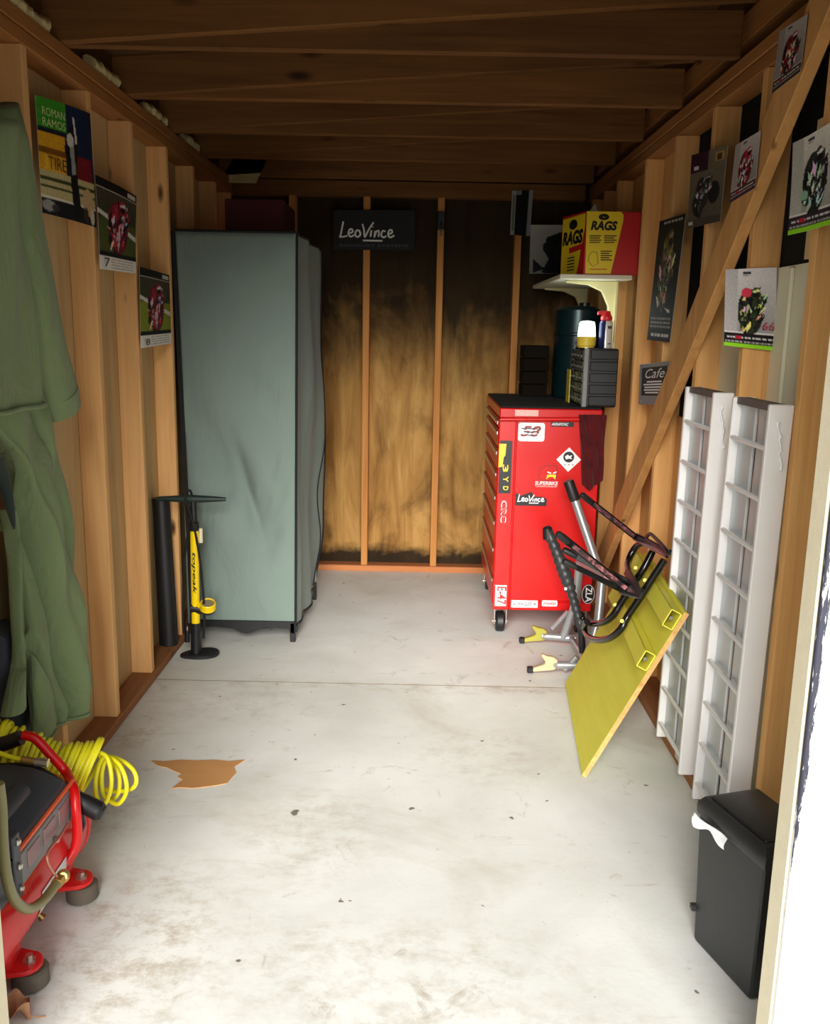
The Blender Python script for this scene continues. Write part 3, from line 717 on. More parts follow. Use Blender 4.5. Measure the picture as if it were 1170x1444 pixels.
MB().prism([(math.cos(math.radians(90+k*36))*(.011 if k % 2 == 0 else .005), math.sin(math.radians(90+k*36))*(.011 if k % 2 == 0 else .005)) for k in range(10)], pt(452, 352, -.0095), NX, NZ, NF).build('star', STW, s, smooth=0)
s = stk(236, 385, 312, 666, STK)
MB().prism([(0,0),(.02,.004),(.024,.05),(.032,.06),(.034,.10),(.036,.118),(0,.118)], V(F8(237,527).x, YC-.008, F8(237,527).z), NX, NZ, NF).build('yellow_flash', STY, s, smooth=0)
letter('3', 260, 512, 290, 552, STY, s, rot=-90, off=-.0085); letter('Y', 262, 575, 290, 606, STY, s, rot=-90); letter('D', 262, 628, 290, 650, STY, s, rot=-90)
c = pt(613, 486, -.0065); hf = span(548, 680)/2
s = MB().prism([(hf,0),(0,hf),(-hf,0),(0,-hf)], c, NX, NZ, NF).build('sticker', STW, t, smooth=0)
disc = [(math.cos(2*math.pi*k/28), math.sin(2*math.pi*k/28)) for k in range(28)]
r_ = span(584, 642)/2; c2 = pt(613, 472, -.0078)
e_ = MB().prism([(a*r_, b*r_) for a, b in disc], c2, NX, NZ, NF).build('round_emblem', STK, s, smooth=0)
MB().prism([(-.7*r_,.1*r_),(-.2*r_,.45*r_),(.1*r_,.2*r_),(.65*r_,.4*r_),(.4*r_,-.1*r_),(.7*r_,-.35*r_),(0,-.3*r_),(-.5*r_,-.45*r_)], c2+NF, NX, NZ, NF).build('bird_mark', STW, s, smooth=0)
letter('. . .', 590, 510, 638, 516, STK, s)
em = [(450,585),(460,545),(455,535),(470,530),(478,518),(548,516),(553,545),(548,590),(500,600),(468,598)]
c = pt(500, 560, -.0066)
s = MB().prism([(pt(a, b).x-c.x, pt(a, b).z-c.z) for a, b in em], c, NX, NZ, NF).build('sticker', STD, t, smooth=0)
MB().prism([((pt(a, b).x-c.x)*.9, (pt(a, b).z-c.z)*.9) for a, b in em], c+NF, NX, NZ, NF).build('emblem', RED, s, smooth=0)
for po in ([(498,548),(520,556),(518,562),(500,556)], [(548,548),(528,556),(530,562),(546,556)]): MB().prism([(pt(a, b).x-c.x, pt(a, b).z-c.z) for a, b in po], c+NF*2, NX, NZ, NF).build('emblem_mark', STW, s, smooth=0)
MB().prism([(pt(a, b).x-c.x, pt(a, b).z-c.z) for a, b in [(492,592),(498,566),(545,566),(540,592),(528,578),(508,578)]], c+NF*2, NX, NZ, NF).build('emblem_mark', STY, s, smooth=0)
letter('SUPERBIKE', 432, 602, 556, 622, STW, s, shear=.15, off=-.0085, ); letter('CHAMPIONSHIP', 434, 624, 552, 634, STP, s, off=-.0085)
s = MB().prism([(-.078,-.034),(.078,-.034),(.080,.0),(.062,.012),(.02,.012),(.0,.036),(-.05,.016),(-.078,.030)], pt(411, 697, -.0065), NX, NZ, NF).build('sticker', STK, t, smooth=0)
leovince(pt(411, 695, -.0085), NX, NZ, span(338, 484), .075).build('lettering', STW, s)
s = stk(247, 700, 283, 828, STR, .008); letter('CRC', 250, 704, 280, 824, STW, s, rot=-90, off=-.0084)
letter('CRC', 254, 708, 276, 820, STR, s, rot=-90, off=-.0090)
s = stk(211, 1158, 282, 1268, STW); letter('E-47', 228, 1162, 280, 1264, STR, s, rot=-90); stk(211, 1158, 222, 1268, STR, parent=s, name='stripe', off=-.0085)
s = stk(305, 1240, 448, 1276, STW, off=-.0065); letter('WHIGLIFE', 338, 1247, 416, 1270, STS, s)
for xx in (322, 432): letter('+', xx-8, 1250, xx+8, 1268, STS, s)
s = stk(469, 1240, 553, 1270, STW, .007); letter('moto', 476, 1246, 546, 1264, STR, s, shear=.3)
c = pt(717, 1206, -.0066); ra, rb = span(680, 755)/2, span(1150, 1264)/2
s = MB().prism([(a*ra, b*rb) for a, b in disc], c, NX, NZ, NF).build('sticker', STK, t, smooth=0)
MB().prism([(a*ra*.93, b*rb*.95) for a, b in disc], c+NF, NX, NZ, NF).build('ring', STW, s, smooth=0)
MB().prism([(a*ra*.86, b*rb*.90) for a, b in disc], c+NF*2, NX, NZ, NF).build('field', STK, s, smooth=0)
letter('ZLA', 702, 1166, 738, 1250, STW, s, rot=-90, off=-.0105)
s = stk(697, 1036, 742, 1082, STK); letter('LS', 702, 1040, 738, 1078, STW, s, rot=-90)
s = stk(518, 286, 642, 309, STK, off=-.0060); letter('AKRAPOVIC', 522, 289, 612, 304, STW, s, shear=.3, off=-.0078)

# cloth hanging over the chest corner
def clo(u, v):
    a, b = F8(664+40*v, 243), F8(812, 243); x = a.x*(1-u)+b.x*u; z = F8(700, 243).z+(F8(700, 650-90*abs(u-.35)).z-F8(700, 243).z)*v
    return V(x, YC-.026-.010*math.sin(9*u+5*v)-.006*math.sin(21*u-9*v), z)
tag(MB().grid(26, 44, clo, (0, .004, 0)).build('shop_cloth', F_MAR, smooth=1.5), 'dark maroon shop cloth hanging down the corner of the red tool chest', 'cloth')

# ------------------------------------------------------------------ things on the chest top
ZT = cz1+.012
t = thing('drawer_organizer', 'black small-parts organizer on the red chest with clear drawers facing left', 'organizer', (.97, 4.65, ZT))
ox0, ox1, oy0, oy1, oz1 = .885, 1.052, 4.47, 4.83, ZT+.285
MB().box(ox0+.012, ox1, oy0, oy1, ZT, oz1).build('case', BLACKP, t, bevel=.006)
for k in range(5): MB().box(ox0+.03, ox1-.001, oy0-.005, oy0+.002, ZT+.008+k*.056, ZT+.054+k*.056).build('side_rib', BLACKP, t, bevel=.004)
MB().box(ox0-.002, ox0+.022, oy0-.006, oy0+.012, ZT, oz1).build('corner_edge', MGREY, t, bevel=.003)
CLEAR = pm('smoky_clear_plastic', (96, 98, 88), .2, 0, .5, 40)
for r in range(5):
    for c in range(4):
        y0 = oy0+.02+c*.083; z0 = ZT+.010+r*.054
        dr = MB().box(ox0-.004, ox0+.014, y0, y0+.077, z0, z0+.048).build('drawer', CLEAR, t, bevel=.003)
        MB().box(ox0-.012, ox0-.003, y0+.028, y0+.05, z0+.016, z0+.026).build('knob', CLEAR, dr, bevel=.002)
tag(MB().box(ox0-.022, ox0-.018, 4.74, 4.84, ZT, ZT+.17).build('price_tag', pm('yellow_card', (224, 206, 70), .6)), 'yellow card standing against the black drawer organizer', 'card')
# lantern
LZ = oz1
p = at(826, 489, 'y', 4.56)
t = thing('camping_lantern', 'small lit lantern with yellow base on the black organizer', 'lantern', (p.x, 4.56, LZ))
L0 = V(p.x, 4.56, LZ)
MB().lathe([(.030,0),(.040,.002),(.040,.008),(.046,.012),(.048,.050),(.044,.056)], L0, seg=28).build('base', pm('lantern_yellow', (236, 206, 70), .4), t)
MB().lathe([(.034,0),(.038,-.0),(.038,.006)], L0, seg=28).build('foot_ring', CHROME, t)
gl = NT('lit_frosted_glass'); e = gl.b.inputs['Emission Color']; e.default_value = (.86, 1, .98, 1); gl.b.inputs['Emission Strength'].default_value = 4.0
gn = gl.noise(gl.coord(), 20, 3); gl.put(gl.b.inputs['Base Color'], gl.mix(gn, (.85, .9, .9), (.95, .97, .97)))
MB().lathe([(.043,.054),(.044,.062),(.038,.118),(.033,.128),(.0,.132)], L0, seg=28).build('globe', gl.m, t)
MB().box(p.x-.052, p.x-.046, 4.552, 4.568, LZ+.014, LZ+.034).build('switch', BLACKP, t)
ld = bpy.data.lights.new('lantern_bulb', 'POINT'); ld.energy = .5; ld.color = (.85, 1, .97); ld.shadow_soft_size = .03
lo = bpy.data.objects.new('lantern_bulb', ld); COL.objects.link(lo); lo.parent = t; lo.location = (0, -.0, .17)
# spray can
p = at(852, 490, 'y', 4.54); C0 = V(p.x+.002, 4.54, LZ)
t = thing('spray_can', 'blue and white aerosol can with red spray cap beside the lantern', 'spray can', C0)
def cancol():
    q = NT('can_print'); sx = q.n('ShaderNodeSeparateXYZ'); q.put(sx.inputs[0], q.coord())
    n = q.noise(q.coord((1,1,1)), 60, 3)
    f = q.math('GREATER_THAN', sx.outputs[0], -.008)
    return q.fin(q.mix(f, lin((28, 34, 84)), q.mix(n, lin((214, 216, 210)), lin((236, 236, 228)))), .3, .2)
bd = MB().lathe([(.030,0),(.033,.003),(.033,.122),(.030,.130),(.018,.138)], C0, seg=28).build('body', cancol(), t)
MB().prism([(-.008,.0),(.008,0),(.010,.016),(.0,.012),(-.010,.016)], C0+V(.012, -.0325, .095), NX, NZ, (0, -.001, 0)).build('shield_mark', STK, bd, smooth=0)
MB().prism([(-.007,0),(.009,0),(.009,.006),(-.007,.006)], C0+V(.012, -.0325, .02), NX, NZ, (0, -.001, 0)).build('small_print', STS, bd, smooth=0)
cp = MB().lathe([(.024,.134),(.028,.138),(.028,.152),(.022,.160),(.016,.180),(.0,.182)], C0, seg=24).build('cap', pm('red_cap', (214, 40, 44), .4), t)
MB().slab(C0+V(-.046,-.008,.160), C0+V(-.01,-.008,.166), C0+V(-.01,-.008,.184), C0+V(-.044,-.008,.178), (0,.016,0)).build('trigger', cp.data.materials[0], cp, bevel=.003)
MB().tube([C0+V(.036,-.012,.135), C0+V(.038,-.012,.03)], .0018, 6).build('straw', STR, t)
# teal drum and dark cases further back
t = thing('steel_drum', 'dark teal steel drum behind the lantern on the red chest', 'drum', (.955, 5.14, ZT))
D0 = V(.955, 5.14, ZT)
MB().lathe([(.120,0),(.126,.006),(.126,.14),(.130,.145),(.130,.155),(.126,.16),(.126,.34),(.130,.345),(.130,.355),(.126,.36),(.126,.48),(.10,.50),(.0,.505)], D0, seg=36).build('shell', TEAL, t)
MB().lathe([(.03,.5),(.03,.52),(.0,.524)], D0+V(.03,-.03,0), seg=16).build('bung', BLACKP, t)
CW = ['bottom', 'second lowest', 'second highest', 'topmost']
for k in range(4):
    tag(MB().box(.66, .80, 5.12-.01*k, 5.30, ZT+.072*k, ZT+.068+.072*k).build('parts_case', pm('dark_brown_case', (20, 14, 9), .9, 0, .4, 30, 0, .1), bevel=.004), CW[k]+' dark brown parts case of the stack left of the teal drum', 'case', 'stacked dark parts cases')

# ------------------------------------------------------------------ shelf and what stands on it
ZS = 1.812
t = thing('wall_shelf', 'white shelf board on a curved bracket above the red chest', 'shelf', (.95, 4.9, ZS-.03))
SHW = pm('shelf_white', (226, 224, 200), .5, 0, .05)
MB().prism([(.752,4.5),(1.10,4.5),(1.10,4.82),(1.056,4.82),(1.056,5.6),(.752,5.6)], (0,0,ZS-.022), (1,0,0), (0,1,0), (0,0,.022)).build('board', SHW, t, bevel=.003)
for y in (4.62, 5.40):
    bk = MB().prism([(0,0),(.25,0),(.25,-.30),(.228,-.30),(.215,-.12),(.18,-.05),(.11,-.02),(0,-.012)], (.80, y, ZS-.023), NX, NZ, (0, .03, 0)).build('bracket', pm('bracket_cream', (214, 204, 150), .5), t, bevel=.003)
MB().box(1.046, 1.056, 4.60, 4.67, 1.46, ZS-.024).build('bracket_rail', bk.data.materials[0], t)
# rags box
t = thing('rag_box', 'red and yellow cardboard box of shop rags on the white shelf', 'box', (1.0, 4.65, ZS))
rx0, rx1, ry0, ry1, rz1 = .865, 1.128, 4.515, 4.80, 2.105
RB = pm('rag_box_red', (190, 24, 26), .5, 0, .06); RY = pm('rag_box_yellow', (240, 214, 36), .5, 0, .05)
rbx = MB().hexa([(rx0,ry0,ZS),(rx1,ry0,ZS),(rx1,ry1,ZS),(rx0-.075,ry1-.04,ZS),(rx0,ry0,rz1),(rx1,ry0,rz1),(rx1,ry1,rz1),(rx0-.075,ry1-.04,rz1)]).build('carton', RB, t, bevel=.001)
g7 = lambda x, y: (lambda p: V(p.x, ry0-.0012, p.z))(at(700+x/4.245, 250+y/4.245, 'y', ry0))
def p7(pts, mat, nm, off=0., par=rbx): o = g7(*pts[0]); return MB().prism([(g7(*q).x-o.x, g7(*q).z-o.z) for q in pts], o+V(0, -off, 0), NX, NZ, (0, -.0006, 0)).build(nm, mat, par, smooth=0)
p7([(540,203),(745,207),(760,225),(758,260),(682,578),(530,576)], RY, 'front_panel')
p7([(642+32*a, 238+19*b) for a, b in disc], STK, 'oval_logo', .0008)
textp('lettering', 'Scott', g7(642, 238)+V(0,-.0026,0), NX, NZ, .012, .006, RY, rbx)
textp('lettering', 'RAGS', g7(643, 290)+V(0,-.0014,0), NX, NZ, g7(722, 290).x-g7(563, 290).x, .044, STK, rbx, shear=.2, off=.05)
for k in range(4): p7([(555,348+k*13),(625-8*(k%2),348+k*13),(625-8*(k%2),354+k*13),(555,354+k*13)], STK, 'small_print', .0008)
for k in range(4): p7([(643,348+k*13),(718-14*(k%2),348+k*13),(718-14*(k%2),354+k*13),(643,354+k*13)], STK, 'small_print', .0008)
for k in range(5): p7([(622,440+k*13),(690-16*(k%2),440+k*13),(690-16*(k%2),446+k*13),(622,446+k*13)], STK, 'small_print', .0008)
MB().tube([g7(a, b)+V(0,-.001,0) for a, b in [(548,500),(575,535),(608,515),(600,450),(570,445),(552,470),(548,500)]], .0011, 5).build('line_drawing', STK, rbx)
p7([(556,548),(660,548),(660,553),(556,553)], STR, 'small_print', .0008)
# left face print
la, lb = V(rx0, ry0, ZS), V(rx0-.075, ry1-.04, ZS); ld_ = (la-lb).normalized(); ln = ld_.cross(NZ).normalized()
if ln.y > 0: ln = -ln
Lw = (la-lb).length; HH = rz1-ZS
def lp(pts, mat, nm, off=.0012): return MB().prism([(a*Lw, b*HH) for a, b in pts], lb+ln*off, ld_, NZ, ln*.0006).build(nm, mat, rbx, smooth=0)
lp([(.03,.02),(.72,.02),(.98,.75),(.98,.97),(.03,.95)], RY, 'side_panel')
lp([(.5+.17*a, .83+.08*b) for a, b in disc], STK, 'oval_logo', .003)
textp('lettering', 'RAGS', lb+ld_*Lw*.5+NZ*HH*.62+ln*.0035, ld_, NZ, Lw*.86, HH*.23, STK, rbx, shear=.15, off=.05)
lp([(.38,.37),(.93,.41),(.93,.5),(.38,.46)], STR, 'red_band', .003)
for k in range(5): lp([(.32,.28-.05*k),(.62,.29-.05*k),(.62,.31-.05*k),(.32,.30-.05*k)], STK, 'small_print', .003)
tis = MB().lathe([(.035,0),(.024,.02),(.014,.035),(.006,.05),(.0,.056)], (rx0+.06, 4.66, rz1-.003), (.1, 0, 1), 9).build('rag_tip', PAPER, t, smooth=1.2)
#==RACK==
# ------------------------------------------------------------------ lime board leaning on the right wall
Nb = V(.684, 2.929, 0); Fb = V(.756, 3.778, 0); Nt = at(965, 868, 'x', .992)
eb = (Fb-Nb); eu = Nt-Nb; bn = eu.cross(eb).normalized()
if bn.x > 0: bn = -bn                                   # faces the room and up
lo_ = .014*abs(bn.z)
t = thing('leaning_board', 'lime yellow painted plywood board with square tubes leaning on the right wall', 'board', (Nb.x, 3.35, 0))
Zl = V(0, 0, .012)
bd = MB().slab(Nb+Zl, Fb+Zl, Fb+eu+Zl, Nb+eu+Zl, -bn*.016).build('panel', LIME, t, bevel=.002)
MB().slab(Nb+Zl-bn*.0165+V(0,-.0006,0), Nb+eu+Zl-bn*.0165+V(0,-.0006,0), Nb+eu+Zl-V(0,.0006,0), Nb+Zl-V(0,.0006,0), eb.normalized()*.0006).build('ply_edge', PLYEDGE, bd)
def sqtube(v0, w_=.066, h_=.040, inset=.012):
    "open square tube lying on the board along its length, v0 = place up the slope"
    a = Nb+Zl+eu*v0+eb*inset; b = a+eb*(1-2*inset); u_ = eu.normalized()
    m = MB()
    for o0, o1, n0, n1 in ((0, w_, 0, .004), (0, w_, h_-.004, h_), (0, .004, 0, h_), (w_-.004, w_, 0, h_)):
        q = [a+u_*o0+bn*n0, a+u_*o1+bn*n0, a+u_*o1+bn*n1, a+u_*o0+bn*n1]
        m.hexa(q+[k+(b-a) for k in q])
    o = m.build('square_tube', LIMEM, t, bevel=.001)
    c = a+u_*w_/2+bn*h_/2+eb*.02
    MB().tube([c, c+eb*.05], .007, 8).build('bolt', CHROME, o)
    return a
sqtube(.885); sqtube(.64)

# ------------------------------------------------------------------ black tubular wheel rack resting on the board
n_ = bn
G = lambda x, y, o=.07: atp(720+x/4.179, 640+y/4.179, Nb+Zl+n_*o, n_)
t = thing('wheel_rack', 'black tubular steel wheel rack with hinged arms lying on the lime board', 'rack', G(560, 1090)*1.0)
TR = .0138
MB().tube([G(905,625), G(830,740), G(760,850), G(690,955), G(650,1030), G(590,1082), G(520,1098), G(462,1082), G(440,1045), G(436,1015,.085), G(450,990,.10)], TR, 12, sub=6).build('frame_tube', BLACKG, t, smooth=1.2)
MB().tube([G(835,575), G(780,680), G(705,790), G(645,885), G(600,955), G(545,995), G(480,1000), G(440,985), G(420,965,.085)], TR, 12, sub=6).build('frame_tube', BLACKG, t, smooth=1.2)
MB().tube([G(790,520), G(745,540), G(710,590), G(690,650), G(700,705,.085), G(735,765,.09), G(762,828,.09)], TR, 12, sub=6).build('cradle_tube', BLACKG, t, smooth=1.2)
MB().bar(G(680,690,.10), G(765,835,.10), n_, .030, .008).build('flat_bar', BLACKP, t, bevel=.002)
MB().bar(G(735,488,.085), G(930,590,.085), n_, .034, .012).build('flat_bar', BLACKG, t, bevel=.003)
MB().bar(G(655,800,.09), G(775,830,.09), n_, .040, .014).build('flat_bar', BLACKG, t, bevel=.003)
MB().tube([G(800,500,.09), G(815,475,.10), G(835,480,.11), G(925,575,.11), G(915,590,.09), G(850,540,.085)], .007, 8, closed=True, sub=4).build('guard_loop', BLACKP, t, smooth=1.2)
for x, y in ((615, 890), (735, 672), (790, 745), (655, 985)):
    b_ = MB().tube([G(x, y, .05), G(x, y, .095)], .004, 8).build('bolt', LIMEM, t); MB().tube([G(x, y, .078), G(x, y, .086)], .008, 6).build('nut', LIMEM, b_)
    MB().tube([G(x-10, y, .030), G(x, y, .06)], .008, 8).build('clip', LIMEM, t)
def arm(p, q, y0, y1, rad, name, worn=True):
    a = at(720+p[0]/4.179, 640+p[1]/4.179, 'y', y0); b = at(720+q[0]/4.179, 640+q[1]/4.179, 'y', y1)
    o = MB().bar(a, b, (0, 1, 0), rad*2, .010).build(name, BLACKG, t, bevel=.003)
    if worn: MB().bar(a*.82+b*.18+V(0,-.006,0), b*.97+a*.03+V(0,-.006,0), (0,1,0), rad*1.1, .003).build('worn_face', MAROON, o)
    e = (a-b).normalized(); MB().tube([a-e*.045, a-e*.03, a+e*.012, a+e*.018], [.009, .0135, .0135, .008], 12).build('rubber_end', RUBBER, o)
    return o
Ya = G(735, 490, .09).y; Yb = G(690, 800, .09).y
o = arm((432, 252), (735, 490), Ya-.05, Ya, .013, 'arm'); MB().tube([G(715,475,.09)+V(0,-.016,0), G(715,475,.09)+V(0,.01,0)], .012, 12).build('pivot', pm('worn_pivot', (186,130,136), .5), o)
o = arm((292, 482), (690, 800), Yb-.04, Yb, .015, 'arm'); MB().tube([G(548,716,.09)+V(0,-.05,0), G(548,716,.09)+V(0,-.02,0)], .013, 12).build('pivot', pm('worn_pivot', (186,130,136), .5), o)
arm((330, 575), (715, 770), Yb+.10, Yb+.05, .014, 'arm', False); arm((330, 640), (680, 815), Yb+.03, Yb+.02, .011, 'arm', False)

# ------------------------------------------------------------------ silver paddock stand
t = thing('paddock_stand', 'silver paddock stand with black grip and two hooked feet beside the red chest', 'stand', (.80, 4.1, 0))
Y1, Y2 = 4.315, 3.914
zl = .045
A1, A2 = at(765, 893, 'y', Y1), at(782, 948, 'y', Y2)
A1.z = A2.z = zl
B1, B2 = V(.885, Y1-.03, zl), V(.90, Y2, zl)
MB().tube([A1, B1], .019, 14).build('arm_tube', SILVER, t); MB().tube([A2, B2], .019, 14).build('arm_tube', SILVER, t)
MB().tube([B1+V(-.02,0,0), B2+V(-.02,0,0)], .0155, 14).build('cross_tube', SILVER, t)
MB().tube([at(778, 887, 'y', Y1), at(801, 862, 'y', Y1)], .012, 10).build('strut', SILVER, t)
MB().tube([at(796, 945, 'y', Y2), at(813, 926, 'y', Y2)], .012, 10).build('strut', SILVER, t)
T1, T2 = at(817, 792, 'y', 4.24), at(849, 815, 'y', 4.00)
MB().tube([T1, at(812, 850, 'y', 4.27), V(B1.x-.06, Y1-.02, zl)], .021, 14).build('upright', SILVER, t)
MB().tube([T2, at(844, 872, 'y', 3.98), V(B2.x-.03, Y2+.01, zl)], .021, 14).build('upright', SILVER, t)
MB().tube([T1, T2], .0155, 14).build('cross_tube', SILVER, t)
H0, H1, H2 = at(801, 678, 'y', 4.20), at(810.5, 705, 'y', 4.20), at(843, 800, 'y', 4.13)
MB().tube([H1-(H1-H2).normalized()*-.03, H2], .021, 16).build('lever', SILVER, t)
MB().tube([H0, H0*.9+H1*.1, H1], [.022, .0255, .0255], 18).build('grip', RUBBER, t)
MB().tube([at(824, 742, 'y', 4.185), at(826, 747, 'y', 4.185)], .0215, 16).build('collar', SILVER, t)
TIPY = pm('hook_lime', (164, 158, 62), .45); TIPC = pm('hook_cream', (196, 178, 138), .45)
for (px, py, yy, mt) in ((752, 893, Y1, TIPY), (765, 938, Y2, TIPC)):
    c = at(px, py, 'y', yy); z0 = .006
    pl = [(.066,.024),(.066,.066),(.046,.080),(.016,.084),(-.004,.094),(-.010,.084),(.004,.066),(.012,.052),(.004,.042),(-.048,.024),(-.050,.006),(.008,.012),(.045,.016)]
    hk = MB().prism([(a, b) for a, b in pl], (c.x, yy-.012, z0), NX, NZ, (0, .024, 0)).build('hook', mt, t, bevel=.003)
    MB().box(c.x-.070, c.x-.042, yy-.014, yy+.014, z0+.000, z0+.028).build('rubber_tip', RUBBER, hk, bevel=.004)
    MB().tube([(c.x+.055, yy-.02, .05), (c.x+.055, yy+.02, .05)], .010, 10).build('bolt', CHROME, hk)
# wrapped bar
w0, w1 = at(772, 748, 'y', 4.10), at(819, 885, 'y', 4.05); n = 46; pts, rr_ = [], []
for k in range(n+1):
    s_ = k/n; pts.append(w0*(1-s_)+w1*s_+V(.012*math.sin(s_*3.1), 0, 0))
    base = .024+.007*math.exp(-((s_-.42)/.16)**2)-.004*(s_ > .62); rr_.append(base+.0028*math.sin(k*1.9) if k > 2 else .022)
t = thing('wrapped_bar', 'black bar wrapped in ribbed tape leaning on the silver paddock stand', 'bar', w1)
MB().tube(pts, rr_, 16).build('tape_wrap', pm('grey_black_tape', (46, 48, 50), .42, 0, .5, 40), t, smooth=1.2)
MB().tube([w0+V(-.004,0,.02), w0+V(-.002,0,.012), w0+V(.004,0,-.04)], [.012,.022,.0245], 16).build('end_cap', RUBBER, t)
MB().tube([w1, V(w1.x+.02, w1.y, .0)], .016, 12).build('foot', RUBBER, t)
MB().box(pts[27].x-.028, pts[27].x-.016, pts[27].y-.022, pts[27].y-.012, pts[27].z-.006, pts[27].z+.006).build('tag', PAPER, t)

# ------------------------------------------------------------------ folding ramps against the right wall
def ramp(name, label, ytf, ytn, ybf, ybn, ztop):
    "far and near rail positions (Y) at the top and the bottom"
    xt0, xb0 = 1.022, 1.012; xb1 = xb0+.06; z0 = .039
    t = thing(name, label, 'ramp', ((xb0+xb1)/2, (ybf+ybn)/2, 0), 'aluminium loading ramps')
    P = lambda v, y, x, : V((xb0+(xt0-xb0)*v)+x, y, z0+(ztop-z0)*v)
    Yl = lambda v, f: (ybf+(ytf-ybf)*v)*(1-f)+(ybn+(ytn-ybn)*v)*f
    def plank(f0, f1, x0, x1, nm, mat, cut=0.):
        m = MB(); a, b = cut, 1
        q = [P(a, Yl(a,f0), x0), P(a, Yl(a,f1), x0), P(a, Yl(a,f1), x1), P(a, Yl(a,f0), x1), P(b, Yl(b,f0), x0), P(b, Yl(b,f1), x0), P(b, Yl(b,f1), x1), P(b, Yl(b,f0), x1)]
        return m.hexa(q).build(nm, mat, t, bevel=.003)
    rf = plank(-.005, .055, 0, .066, 'side_rail', ALUW); rn = plank(.955, 1.015, 0, .066, 'side_rail', ALUW)
    plank(.06, .47, .024, .034, 'deck_plate', ALU, .012); plank(.56, .95, .024, .034, 'deck_plate', ALU, .0)
    plank(.50, .545, .030, .058, 'centre_web', ALU, .006) if False else None
    top = MB().hexa([P(.985, Yl(1,.06), .010), P(.985, Yl(1,.95), .010), P(.985, Yl(1,.95), .05), P(.985, Yl(1,.06), .05), P(1.0, Yl(1,.06), .010), P(1.0, Yl(1,.95), .010), P(1.0, Yl(1,.95), .05), P(1.0, Yl(1,.06), .05)]).build('end_channel', pm('dull_grey_metal', (110,102,98), .55, .4), t)
    nr = 9
    for k in range(nr):
        v = .045+k*.108
        MB().tube([P(v, Yl(v,.02), .008), P(v, Yl(v,.98), .008)], .0075, 10).build('rung', ALUW, t)
    for f, rail in ((.0, rf), (.985, rn)):      # crumpled clear tape left near the rail tops
        y = Yl(.9, f)-(.014 if f > .5 else .012); m = MB(); rnd_ = random.Random(int(y*999))
        pts = [P(.965-.10*k/14, y, .026+.020*k/14+rnd_.uniform(-.004,.004)) for k in range(15)]
        m.tube(pts, [.002+rnd_.uniform(0,.003) for _ in pts], 6).build('tape_scrap', pm('clear_tape', (236,236,238), .15, .2), rail, smooth=1.5)
    # bent lip at the foot
    MB().hexa([P(0, Yl(0,.12), .048), P(0, Yl(0,.42), .048), P(0, Yl(0,.42), .056), P(0, Yl(0,.12), .056), P(.03, Yl(0,.10), .046), P(.03, Yl(0,.46), .046), P(.03, Yl(0,.46), .054), P(.03, Yl(0,.10), .054)]).build('foot_lip', ALU, t)
    return t
f1 = lambda u, v, x: at(u, v, 'x', x).y
zt1 = at(985, 549, 'x', 1.022).z; zt2 = at(1060, 565, 'x', 1.022).z
ramp('loading_ramp', 'aluminium loading ramp leaning on the right wall nearer the lime board', f1(966, 545, 1.022), f1(1006, 553, 1.022), at(925, 1027, 'x', 1.012).y, at(957, 1083, 'x', 1.012).y, zt1)
ramp('loading_ramp', 'aluminium loading ramp leaning on the right wall above the black bin', f1(1032, 560, 1.022), f1(1085, 571, 1.022), at(975, 1118, 'x', 1.012).y, at(1018, 1186, 'x', 1.012).y, zt2)

# ------------------------------------------------------------------ black bin
t = thing('waste_bin', 'black plastic waste bin with a hinged lid in the right front corner', 'bin', (.97, 2.0, 0))
BN = pm('bin_plastic', (34, 35, 35), .42, 0, .15, 16, .1)
c1, c2 = V(.824, 2.079, 0), V(.893, 1.858, 0)          # bottom edge facing the room: far, near
e1 = (c2-c1); e2 = V(-e1.y, e1.x, 0).normalized()*.155
if e2.x < 0: e2 = -e2
hb_ = .365
cc = c1+e1/2+e2/2
def bring(z, s_, dx=0): return [cc+(k-cc)*s_+V(0, 0, z) for k in (c1, c2, c2+e2, c1+e2)]
m = MB(); m.loft([bring(.0, .97), bring(.012, 1.0), bring(hb_, 1.10)]); bd = m.build('body', BN, t, bevel=.012, segs=3)
rim = bring(hb_-.012, 1.15); lid = bring(hb_+.018, 1.16); top = bring(hb_+.040, 1.02)
ld = MB().loft([rim, lid, top]).build('lid', BN, t, bevel=.008, segs=2)
MB().loft([bring(hb_+.0405, .92), bring(hb_+.046, .88)]).build('lid_panel', BN, ld, bevel=.003)
a, b = bring(hb_, 1.115)[0], bring(hb_, 1.115)[1]
no = -e2.normalized()
def bag(u, v):
    p_ = a*(1-u)+b*u; ln_ = .022*(1-u)**.8*(1+.5*math.sin(13*u+1))+.006
    return V(*(p_+no*(.012+.006*math.sin(11*u+3*v))))+V(0, 0, -.004-ln_*v*1.1)
MB().grid(18, 6, lambda u, v: bag(.02+u*.5, v), no*.0015).build('bin_liner', PAPER, t, smooth=1.4)
MB().bar(c1+V(-.003,.004,.085), c1+V(-.003,.004,.10), (0,1,0), .016, .02).build('pedal', BN, t, bevel=.002)
